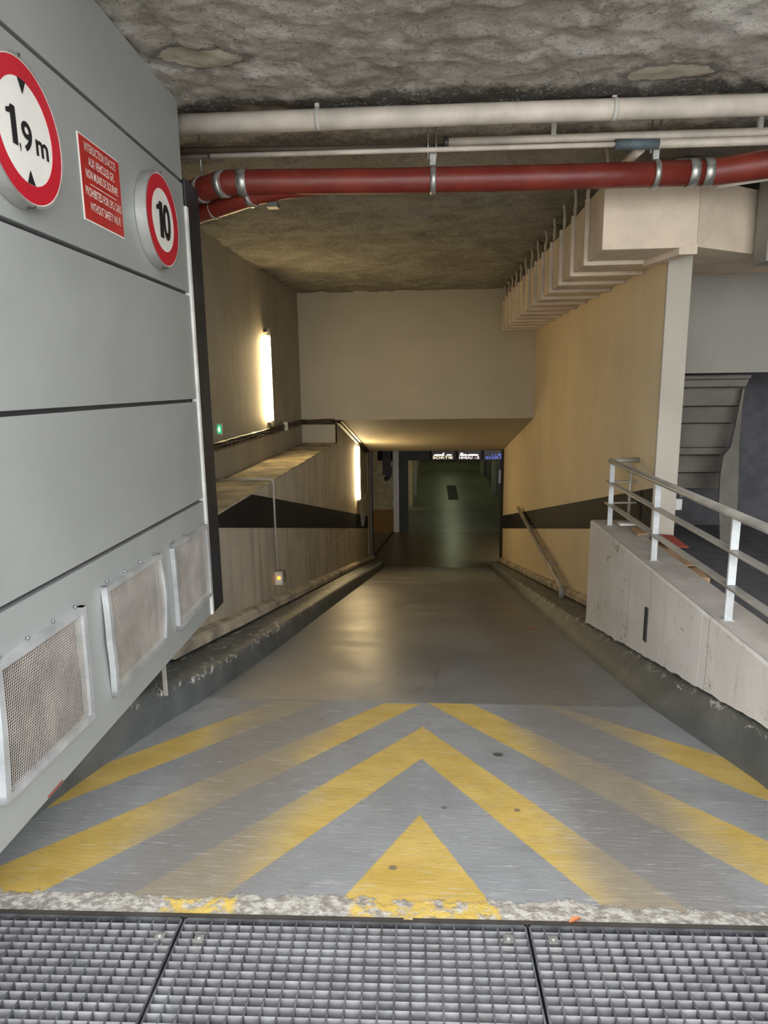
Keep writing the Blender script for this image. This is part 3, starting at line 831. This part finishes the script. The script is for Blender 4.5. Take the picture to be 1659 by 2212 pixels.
obj('branch', B().tube([onz(1385, 320, 3.02), onz(1372, 332, 3.01), onz(1340, 365, 2.99)], .030, 14), 'white_pipe', t)
# red fire main
R0 = lambda q, v, z=2.86: onz(q, v, z)
t = thing('fire_main', 'large red pipe crossing the whole width under the ceiling', 'pipe', R0(829, 391))
m1 = [R0(380, 432, 2.83), R0(430, 412, 2.84), R0(468, 400, 2.85), R0(498, 395), R0(540, 394), R0(829, 391), R0(1200, 383), R0(1525, 372.5)]
obj('pipe', B().tube([m1[0] + V((-.5, .5, 0))] + m1, .074, 24), 'red_pipe', t)
m2 = [R0(1520, 372.5), R0(1545, 371), R0(1600, 363, 2.87), R0(1659, 354, 2.88)]
obj('pipe_bend', B().tube(ext(m2), [.072, .077, .080, .082, .082], 24), 'red_pipe', t)
def collar(name, q0, q1, v0, v1, r, par, z=2.86, m='steel', zz=None):
    return obj(name, B().tube([R0(q0, v0, z), R0(q1, v1, zz or z)], r, 24), m, par)
collar('coupling', 515, 535, 395, 394.5, .081, t); collar('coupling', 476, 488, 399, 396.5, .081, t, 2.852)
collar('coupling', 1484, 1504, 374, 373.4, .081, t); collar('coupling', 1517, 1537, 372.8, 371.8, .082, t)
collar('hanger', 434, 440, 411, 409, .080, t, 2.84)
for q, v in ((935, 388.7), (1414, 376.1)):
    p = R0(q, v); a, c = p - f_ * .017, p + f_ * .017
    obj('hanger', B().tube([a, c], .083, 24), 'steel', t)
    obj('bracket', B().box((p.x - .018, p.y - .012, p.z + .075), (p.x + .018, p.y + .012, p.z + .17)), 'steel', t)
    for dx in (-.03, .02): obj('rod', B().tube([V((p.x + dx, p.y, p.z + .12)), V((p.x + dx, p.y, HC))], .006, 8), 'steel', t)
p = R0(437, 410, 2.84); obj('rod', B().tube([p + UP * .078, V((p.x, p.y, HC))], .006, 8), 'steel', t)
t = thing('fire_pipe', 'second red pipe joining behind the large red one at the left', 'pipe', R0(520, 432, 2.80))
m3 = [R0(380, 486, 2.74), R0(430, 460, 2.76), R0(470, 448, 2.77), R0(520, 431, 2.79), R0(560, 419, 2.81), R0(610, 408, 2.83), R0(680, 400, 2.85)]
obj('pipe', B().tube([m3[0] + V((-.4, .6, 0))] + m3, .062, 20), 'red_pipe', t)
collar('coupling', 540, 550, 425.5, 422.5, .067, t, 2.80); collar('hanger', 462, 467, 450.5, 449, .067, t, 2.77)
p = R0(590, 424, 2.80); obj('clip', B().box((p.x - .04, p.y - .03, 2.73), (p.x + .03, p.y + .04, 2.76)), 'bolt', t)
t = thing('water_pipe', 'thin white pipe below the bend of the red pipe at right', 'pipe', R0(1600, 393, 2.8))
obj('pipe', B().tube(ext([R0(1548, 402, 2.80), R0(1600, 394, 2.81), R0(1659, 385, 2.82)]), .016, 12), 'white_pipe', t)

# ------------------------------------------------------------------ ventilation duct on the right wall
D0, D1, DZ0, DZ1, DY = 1.165, RW + .07, 2.50, 2.94, 4.96
t = thing('ventilation_duct', 'cream plastered duct running along the top of the right wall', 'duct', (1.45, 5, DZ0))
obj('casing', B().box((D0, DY, DZ0), (D1, BY, DZ1)), 'duct', t, bevel=.006)
dv = V((math.sin(math.radians(57)), math.cos(math.radians(57)), 0))
p0 = V((D1, DY, DZ0)); p1 = p0 + dv * 1.25
obj('bend_section', B().prism([V((RW + .18, 6.24, DZ0 + .004)), V((RW + .18, 5.33, DZ0 + .004)), p0 + V((0, .002, .004)), p1 + V((0, 0, .004)), V((p1.x, 6.24, DZ0 + .004))], (0, 0, DZ1 - DZ0 - .004)), 'duct', t)
obj('corner_flange', B().hexa([(RW - .16, 5.42, DZ0 - .045), (RW - .12, 5.42, DZ0 - .045), (D1 + .004, DY - .004, DZ0 - .045), (D1 - .12, DY - .004, DZ0 - .045),
     (RW - .16, 5.42, DZ0 + .002), (RW - .12, 5.42, DZ0 + .002), (D1 + .004, DY - .004, DZ0 + .03), (D1 - .12, DY - .004, DZ0 + .002)]), 'duct', t, bevel=.004)
for k in range(13):
    y = 5.42 + k * .515
    b = B(); e = .03; w_ = .024
    b.box((D0 - e, y - w_, DZ0 - e), (D0 + .004, y + w_, DZ1 + .012)); b.box((D0 - .002, y - w_, DZ0 - e), (RW + .0, y + w_, DZ0 + .004))
    obj('flange', b, 'duct', t, bevel=.008)
for k in range(14):
    y = 5.0 + k * .5 + random.uniform(-.03, .03); x = D0 + .015; j = random.uniform(-.01, .01)
    b = B().tube([(x, y, DZ1 - .05), (x + j, y, DZ1 + .07), (x - j, y + .01, DZ1 + .15), (x - .01, y, HC)], [.013, .016, .012, .015], 8)
    obj('hanger_rod', b, 'duct', t)
tag(obj('duct_box', B().box((2.315, 5.06, 2.415), (3.1, 5.26, 3.05)), 'wall_grey', bevel=.005), 'pale grey box beside the duct at the right edge of the photo', 'box')

# ------------------------------------------------------------------ stair recess on the right
struct('wall_right.005', B().box((RW + .12, 6.25, 1.665), (4.4, 6.4, HC)), 'wall_grey', loc=(0,0,0))
struct('wall_right.006', B().box((RW + .14, 5.33, -.2), (RW + .158, 8.2, 1.7)), 'stair_paint', loc=(0,0,0))
struct('wall_right.007', B().box((1.8, 7.55, -.2), (4.4, 7.7, 1.8)), 'dark_wall', loc=(0,0,0))
struct('wall_right.008', B().box((4.3, .9, -.2), (4.5, 8, HC)), 'wall_grey', loc=(0,0,0))
struct('ceiling.005', B().box((1.8, 6.3, 1.67), (4.4, 7.7, 1.8)), 'dark_wall', loc=(0,0,0))
t = thing('winding_stair', 'grey concrete winding stair seen from behind in the recess', 'stairs', (2.4, 6.8, 0))
rows = [(808, 818, 6.42, 1625, 1622, .0), (818, 835, 6.40, 1620, 1612, .0), (835, 876, 6.52, 1606, 1603, 0), (876, 913, 6.62, 1604, 1590, 0), (913, 966, 6.72, 1584, 1572, 0),
        (966, 982, 6.70, 1572, 1562, 0), (982, 1020, 6.86, 1560, 1556, 0), (1020, 1055, 6.98, 1556, 1554, 0)]
for (v0, v1, y, ua, ub, q) in rows:
    a = ony(1400, v0, y); c = ony(ua, v0, y); e = ony(ub, v1, y); g = ony(1400, v1, y)
    a.x = g.x = RW + .165; a.z = c.z; g.z = e.z
    a.z = c.z = c.z - .004
    b = B().prism([a, c, e, g], (0, .16, 0))
    obj('step', b, 'stair_paint', t, bevel=.008)
# the rounded newel that carries the steps
sil = [(1551, 1236), (1590, 1236), (1594, 1100), (1598, 960), (1604, 880), (1610, 838), (1604, 838), (1590, 910), (1578, 965), (1562, 985), (1555, 1030), (1552, 1090)]
sp = [ony(u, v, 6.42) for u, v in sil]
for p in sp[:2]: p.z = 0
obj('newel', B().prism(sp, (.05, .13, 0)), 'stair_paint', t, bevel=.03, seg=4)
p = ony(1465, 1085, 6.1)
t = thing('wall_telephone', 'small white plastic device on the stair wall behind the railing', 'device', (2.0, 6.1, .5))
a, c = ony(1457, 1102, 6.0), ony(1475, 1078, 6.0)
obj('body', B().box((a.x - .1, 6.0, a.z), (c.x, 6.05, c.z)), 'white_steel', t, bevel=.008)
obj('knob', B().tube([ony(1472, 1066, 5.98), ony(1473, 1074, 5.98)], .018, 10), 'steel', t)

# ------------------------------------------------------------------ parapet and guard rail
PX, PO, PZ = 1.385, 1.66, .40
b = B()
n = 90
ysr = [1.0 + (5.86 - 1.0) * i / n for i in range(n + 1)]
k = 0; rows = []
for y in ysr:
    zb = min(PZ - .05, rz(y) + .168) + .015 + noise.noise(V((y * 9, 1, 0))) * .018
    j = noise.noise(V((y * 2.5, 5, 0))) * .006
    zt = PZ + noise.noise(V((y * 6, 2, 0))) * .003
    PX = 1.385 + (5.87 - y) * .0145
    rows.append([V((PX + .03, y, zb)), V((PX + j - .004, y, zb + .006)), V((PX + j, y, zb + .1)), V((PX + j * .5, y, zt - .012)), V((PX + .012, y, zt)), V((PO - .01, y, zt)), V((PO, y, zt - .01)), V((PO, y, -.1))])
m_ = len(rows[0])
for r in rows: b.v += r
for i in range(n):
    for j in range(m_ - 1): b.f.append((i*m_+j, i*m_+j+1, (i+1)*m_+j+1, (i+1)*m_+j)); b.sm.append(False)
b.f.append(tuple(range(m_))[::-1]); b.sm.append(False); b.f.append(tuple(n*m_ + q for q in range(m_))); b.sm.append(False)
PX = 1.385
b.box((PX + .12, 1.0, -.08), (PO - .01, 5.3, .3))
b.prism([(PX + .08, 3.6, 0), (PX + .08, 5.84, 0), (PX + .08, 5.84, rz(5.84) + .19), (PX + .08, 3.6, rz(3.6) + .19)], (.18, 0, 0))
tag(obj('parapet_wall', b, 'parapet', loc=(1.5, 3.5, -.5)), 'low off-white flaking wall between ramp and stair landing', 'wall')
par = bpy.data.objects['parapet_wall']
obj('coping', B().add([(PX + .085, 1.0, PZ + .003), (PO - .002, 1.0, PZ + .003), (PO - .002, 5.86, PZ + .003), (PX + .01, 5.86, PZ + .003)], [(0, 1, 2, 3)]).box((PO - .01, 5.30, PZ - .1), (1.9, 5.86, PZ)), 'parapet_top', par)
# dark slot in the face
obj('slot', B().box((PX + .012, 4.27, -.10), (PX + .04, 4.31, .13)), 'void', par)
t = thing('guard_rail', 'grey steel guard rail with posts on the low white wall', 'railing', (1.5, 4, PZ))
GX = 1.49
def flatbar(p, q, w, h, up=UP):
    p, q = V(p), V(q); tdir = (q - p).normalized(); s = tdir.cross(UP).normalized()
    return B().hexa([p - s*w - UP*h, p + s*w - UP*h, q + s*w - UP*h, q - s*w - UP*h, p - s*w + UP*h, p + s*w + UP*h, q + s*w + UP*h, q - s*w + UP*h])
YC = 5.72
tp = [(GX, .6, .945), (GX, YC - .06, .945), (GX + .012, YC - .015, .945), (GX + .06, YC, .945), (RW + .01, YC + .02, .945)]
obj('handrail', B().tube(tp, .033, 16, flat=.62, up=(0, 0, 1)), 'rail', t)
for z in (.762, .580):
    b = flatbar((GX, .6, z), (GX, YC + .02, z), .026, .007)
    b2 = flatbar((GX - .02, YC, z), (RW, YC + .02, z), .022, .006); b.add(b2.v, b2.f)
    obj('mid_rail', b, 'rail', t, bevel=.003)
for y in (YC - .09, 4.48, 3.32, 2.2, 1.1):
    b = B()
    for z0, z1 in ((PZ, .575), (.588, .756), (.770, .93)): b.box((GX - .02, y - .008, z0), (GX + .02, y + .008, z1))
    b.box((GX - .028, y - .016, PZ), (GX + .028, y + .016, PZ + .006))
    obj('post', b, 'post', t, bevel=.002)
obj('post', B().tube([(RW - .06, YC + .02, PZ), (RW - .06, YC + .02, .93)], .014, 10), 'rail', t)

# clutter on the parapet end and the landing
tag(obj('white_plate', B().box((1.57, 5.60, .405), (1.72, 5.69, .42)), 'white_face', bevel=.002), 'thin white board lying on the parapet end by the wall', 'board')
tag(obj('woven_mat', B().prism([(1.60, 5.22, .405), (1.735, 5.28, .405), (1.735, 5.50, .405), (1.62, 5.50, .405)], (0, 0, .012)), 'card', bevel=.002), 'brown woven mat lying on the low wall beside the column', 'mat')
def card(name, pts, th, mat, label, group):
    o = obj(name, B().prism(pts, (0, 0, th)), mat, bevel=.001); tag(o, label, 'cardboard', group); return o
card('cardboard_sheet', [(1.665, 4.45, .372), (1.80, 4.50, .36), (1.84, 5.1, .37), (1.665, 5.1, .385)], .01, 'card', 'uppermost brown cardboard sheet behind the low white wall', 'cardboard behind the railing')
card('cardboard_sheet', [(1.668, 4.32, .328), (1.79, 4.30, .325), (1.83, 4.9, .33), (1.668, 4.9, .34)], .012, 'card', 'lower brown cardboard sheet of the pile behind the low wall', 'cardboard behind the railing')
card('cardboard_sheet', [(1.70, 4.85, .41), (1.86, 4.85, .40), (1.86, 5.2, .41), (1.70, 5.2, .42)], .008, 'card_red', 'red printed cardboard sheet on the brown pile', 'cardboard behind the railing')
tag(obj('storage_box', B().box((1.668, 4.35, .0), (1.82, 5.2, .32)), 'card', bevel=.004), 'cardboard box under the loose sheets behind the low wall', 'box')
def leaf(p, sz, rot, label):
    b = B(); c = math.cos(rot); s = math.sin(rot); vs = []
    for i in range(9):
        q = 2 * math.pi * i / 8; r = sz * (1 if i % 2 else .72)
    P_ = [(-1, 0, 0), (-.5, .35, .18), (.2, .42, .22), (.8, .15, .1), (1.1, 0, .02), (.8, -.15, .12), (.2, -.4, .25), (-.5, -.3, .15)]
    ctr = V(p) + V((0, 0, .004))
    vs = [ctr + V((0, 0, .002))] + [ctr + V(((x*c - y*s) * sz, (x*s + y*c) * sz, z * sz)) for x, y, z in P_]
    b.add(vs, [(0, i, i % 8 + 1) for i in range(1, 9)])
    b.add([v + V((0, 0, .0015)) for v in vs], [(0, i, i % 8 + 1) for i in range(1, 9)])
    return tag(obj('dry_leaf', b, 'leaf'), label, 'leaf')
leaf(V((.425, 1.765, .002)), .022, .5, 'orange dry leaf lying at the edge of the floor grating')
leaf(V((1.02, 6.62, rz(6.62))), .035, .1, 'small orange dry leaf lying on the grey ramp')

# ------------------------------------------------------------------ wall fittings, left
def tube_light(x, y, z0, z1, label):
    t = thing('tube_light', label, 'lamp', (x, y, z0), 'vertical fluorescent lights on the left wall')
    obj('channel', B().box((x, y + .035, z0), (x + .075, y + .07, z1)), 'box', t, bevel=.004)
    obj('tube_cover', B().tube([(x + .05, y, z0 + .09), (x + .05, y, z1 - .12)], .031, 20), 'tube', t)
    for a, c_ in ((z0, z0 + .085), (z1 - .075, z1)): obj('end_cap', B().tube([(x + .05, y, a), (x + .05, y, c_)], .034, 16), 'steel', t)
    obj('clear_end', B().tube([(x + .05, y, z1 - .12), (x + .05, y, z1 - .075)], .030, 16), 'box', t)
    for zz in (z0 + .02, z1 - .06): obj('bracket', B().box((x, y - .05, zz), (x + .05, y - .03, zz + .04)), 'bolt', t)
tube_light(LX, 9.35, 1.04, 2.40, 'lit upright tube light high on the left wall above the ledge')
tube_light(LW, 14.85, -1.04, .36, 'lit upright tube light lower down the ramp by the soffit')

# cable bundle
def wob(pts, r, seed, step=.12):
    out = []
    for p, q in zip(pts, pts[1:]):
        p, q = V(p), V(q); n = max(2, int((q - p).length / step))
        for i in range(n):
            c = p + (q - p) * (i / n)
            out.append(c + V((noise.noise(V((c.y * 3, seed, 0))) * .006, noise.noise(V((c.x * 3, seed, 2))) * .006, noise.noise(V((c.y * 3 + c.x * 3, seed, 5))) * .018)))
    out.append(V(pts[-1])); return out
t = thing('cable_bundle', 'dark brown cable bundle along the upper left wall and back wall', 'cables', (LX, 8, .9))
for k in range(6):
    ox, oz = .014 + .018 * (k % 2), (-.03 + .02 * (k // 2)) + .006 * k
    path = [(LX + ox, 4.0, LB + oz), (LX + ox, 11.70 - ox, LB + oz), (LW - .0, BY - .012 - ox, LB + oz)]
    obj('cable', B().tube(wob(path, 0, k * 7), .0125, 8), 'cable', t)
for k in range(46):
    y = 4.6 + k * .155
    obj('cable_tie', B().tube([(LX + .03, y, LB - .055), (LX + .048, y + .01, LB), (LX + .03, y + .015, LB + .05)], .0025, 6), 'cable', t)
t = thing('cable_run', 'dark cable run following the sloping soffit down the left side', 'cables', (LW, 14, .4))
def sz(y): return 1.0 - (y - BY) * (1.06 / 5.1)
for k in range(4):
    path = [(LW - .0, BY - .03, .965 + .02 * (k % 2)), (LW + .03 + .035 * (k // 2), BY + .1, sz(BY) - .055 + .022 * (k % 2)), (LW + .03 + .035 * (k // 2), 16.7, sz(16.7) - .045 + .022 * (k % 2))]
    obj('cable', B().tube(wob(path, 0, 50 + k * 3, .3), .017, 8), 'cable', t)
obj('tray', B().hexa([(LW + .01, BY + .1, sz(BY) - .035), (LW + .13, BY + .1, sz(BY) - .035), (LW + .13, 16.8, sz(16.8) - .025), (LW + .01, 16.8, sz(16.8) - .025),
    (LW + .01, BY + .1, sz(BY) - .03), (LW + .13, BY + .1, sz(BY) - .03), (LW + .13, 16.8, sz(16.8) - .02), (LW + .01, 16.8, sz(16.8) - .02)]), 'bolt', t)

# exit sign: small box turned to the street
t = thing('exit_sign', 'small green lit exit sign box on the upper left wall', 'sign', (LX + .1, 7.1, 1.08))
a, c = ony(461, 940, 7.1), ony(479, 915, 7.1)
obj('housing', B().box((a.x - .01, 7.1, a.z), (c.x, 7.14, c.z)), 'box', t, bevel=.004)
obj('panel', B().box((a.x + .014, 7.096, a.z + .018), (c.x - .006, 7.101, c.z - .015)), 'exit_green', t)
mx = (a.x + c.x) / 2; mz = (a.z + c.z) / 2
for dx, s_ in ((-.014, -1), (.020, 1)):
    obj('arrow', B().prism([(mx + dx, 7.095, mz + .035), (mx + dx + .013, 7.095, mz), (mx + dx, 7.095, mz - .035), (mx + dx - .013, 7.095, mz)], (0, -.002, 0)), 'exit_white', t)
obj('lead', B().tube([(a.x + .005, 7.12, a.z), (a.x - .005, 7.12, LB + .03)], .003, 6), 'box', t)
t = thing('junction_box', 'small white box on the cable bundle near the back wall', 'box', (LX, 10.25, .93))
obj('body', B().box((LX + .02, 10.2, .925), (LX + .085, 10.26, 1.055)), 'box', t, bevel=.005)
obj('lead', B().tube([(LX + .06, 10.19, 1.0), (LX + .07, 10.0, 1.02), (LX + .05, 9.9, 1.08), (LX + .03, 9.85, 1.0)], .006, 6), 'bolt', t)
# conduit and control box on the low wall
t = thing('call_point', 'pale control box with orange lamp on the low left wall', 'box', (LW, 7.0, -.6))
obj('conduit', B().tube([(LX + .02, 6.95, .615), (LW - .02, 6.98, .615), (LW + .012, 7.0, .60), (LW + .014, 7.0, .5), (LW + .014, 7.0, -.40)], .011, 10), 'wall_end', t)
obj('housing', B().box((LW, 6.93, -.56), (LW + .085, 7.0, -.41)), 'box', t, bevel=.005)
obj('lamp', B().tube([(LW + .045, 6.932, -.475), (LW + .05, 6.915, -.475)], .018, 14), 'orange_lamp', t)
obj('side_cover', B().box((LW + .01, 7.0, -.55), (LW + .09, 7.06, -.42)), 'brown_pipe', t, bevel=.004)
# sloping buttress block beside the lower tube light
tag(obj('wall_block', B().prism([(LW, 15.2, -1.08), (LW, 16.9, -1.08), (LW, 15.6, -1.75)], (.07, 0, 0)), 'wall_end', bevel=.004), 'pale wedge-shaped plaster block under the lower tube light', 'block')
tag(obj('plaster_patch', B().prism([(LW, 7.6, rz(7.6) + .3), (LW, 13.4, 1.59 - S * 13.4), (LW, 17.1, 1.59 - S * 17.1), (LW, 17.1, rz(17.1) + .3)], (.006, 0, 0)), 'wall_low'), 'rough triangular plaster patch low on the left ramp wall', 'plaster')

# drain pipe leaning along the right wall
q = [onx(1118, 1097, 1.66), onx(1222, 1262, 1.60)]
t = thing('wall_pipe', 'slanting metal downpipe fixed on the right ramp wall', 'pipe', (1.62, 8.1, -1.1))
a, c = onx(1120, 1098, 1.66), V((1.60, 8.15, -.91))
obj('pipe', B().tube([a, a + (c - a) * .97, c + V((0, -.02, -.05)), c + V((0, -.03, -.17))], [.035, .035, .037, .038], 14), 'rail', t)
for k in (.32, .62, .8):
    pp = a + (c - a) * k; dd = (c - a).normalized(); b = B().tube([pp - dd * .03, pp + dd * .03], .041, 14); b.box((pp.x, pp.y - .01, pp.z - .01), (RW, pp.y + .01, pp.z + .01)); obj('joint', b, 'rail', t)
obj('foot', B().tube([c + V((0, -.03, -.16)), c + V((0, -.03, -.175 - .04))], .045, 14), 'bolt', t)

# ------------------------------------------------------------------ floor grating
def grating(x0, x1, label, clips):
    g0, g1 = .76, 1.735
    t = thing('floor_grating', label, 'grating', V((0, 0, -.035)) + f_ * ((x0 + x1) / 2) + d_ * 1.3, 'steel grating panels in front of the ramp')
    G = (f_, d_, UP); H = .034
    b = B()
    n = int(round((g1 - g0) / .0262))
    for i in range(1, n):
        y = g1 - i * (g1 - g0) / n
        b.box((x0 + .004, y - .0014, -H), (x1 - .004, y + .0014, 0), G)
    obj('cross_bars', b, 'grate', t)
    b = B(); n = int(round((x1 - x0) / .043))
    for i in range(1, n):
        x = x0 + i * (x1 - x0) / n
        b.box((x - .0026, g0, -H), (x + .0026, g1, .0005), G)
    obj('bearing_bars', b, 'grate_bar', t)
    b = B()
    for (p, q) in (((x0, g0, -H), (x0 + .005, g1, .001)), ((x1 - .005, g0, -H), (x1, g1, .001)), ((x0, g1 - .005, -H), (x1, g1, .001)), ((x0, g0, -H), (x1, g0 + .005, .001))): b.box(p, q, G)
    t = obj('edge_frame', b, 'grate_bar', t)
    for cx, cy in clips:
        b = B(); b.box((cx - .014, cy - .012, -.004), (cx + .014, cy + .012, .0025), G); b.box((cx - .014, cy - .03, -.016), (cx + .014, cy - .012, -.0125), G)
        cc = f_ * cx + d_ * cy
        b.tube([cc + UP * .002, cc + UP * .007], .006, 8)
        obj('clip', b, 'bolt' if cx < -.8 else 'steel', t)
def gl(u, v):
    p = onz(u, v, 0); return (p.dot(f_), p.dot(d_))
s1 = gl(352, 2090)[0]; s2 = gl(1160, 2100)[0]
grating(s1 - 1.04, s1 - .004, 'left steel floor grating panel in front of the ramp', [gl(345, 2022)])
grating(s1 + .004, s2 - .004, 'middle steel floor grating panel between the two dark joints', [gl(430, 2027), gl(1098, 2028)])
grating(s2 + .004, s2 + 1.04, 'right steel floor grating panel in front of the ramp', [gl(1195, 2030)])
# angle iron along the broken floor edge
struct('trim_9', B().box((-2, 1.738, -.05), (1.7, 1.752, .001), (f_, d_, UP)), 'bolt', loc=(0,0,0))

# ------------------------------------------------------------------ lamps of the lower level (real tube fittings)
def ceiling_tube(x, y, z, mat, label):
    t = thing('ceiling_light', label, 'lamp', (x, y, z), 'tube lights of the lower hall')
    obj('housing', B().box((x - .05, y - .6, z), (x + .05, y + .6, z + .05)), 'box', t)
    obj('tube', B().tube([(x, y - .58, z - .03), (x, y + .58, z - .03)], .02, 12), mat, t)
for x, y in ((.9, 28.5), (.9, 33.5), (.9, 39.5)):
    ceiling_tube(x, y, -.06, 'tube_far', 'tube light under the ceiling of the lower hall')
ceiling_tube(-3.6, 22.8, -.06, 'tube_warm', 'warm tube light in the side bay of the lower level')

# ------------------------------------------------------------------ daylight
w = bpy.data.worlds.new('sky'); SC.world = w; w.use_nodes = True
bg = w.node_tree.nodes['Background']
bg.inputs[0].default_value = (.965, .98, 1.0, 1); bg.inputs[1].default_value = 3.4
SC.view_settings.view_transform = 'Standard'; SC.view_settings.look = 'None'
SC.view_settings.exposure = .7; SC.view_settings.gamma = 1
SC.view_settings.use_curve_mapping = False
SC.cycles.use_denoising = True
SC.cycles.max_bounces = 8; SC.cycles.diffuse_bounces = 6
SC.cycles.use_adaptive_sampling = True; SC.cycles.adaptive_threshold = .015
SC.cycles.sample_clamp_indirect = 6
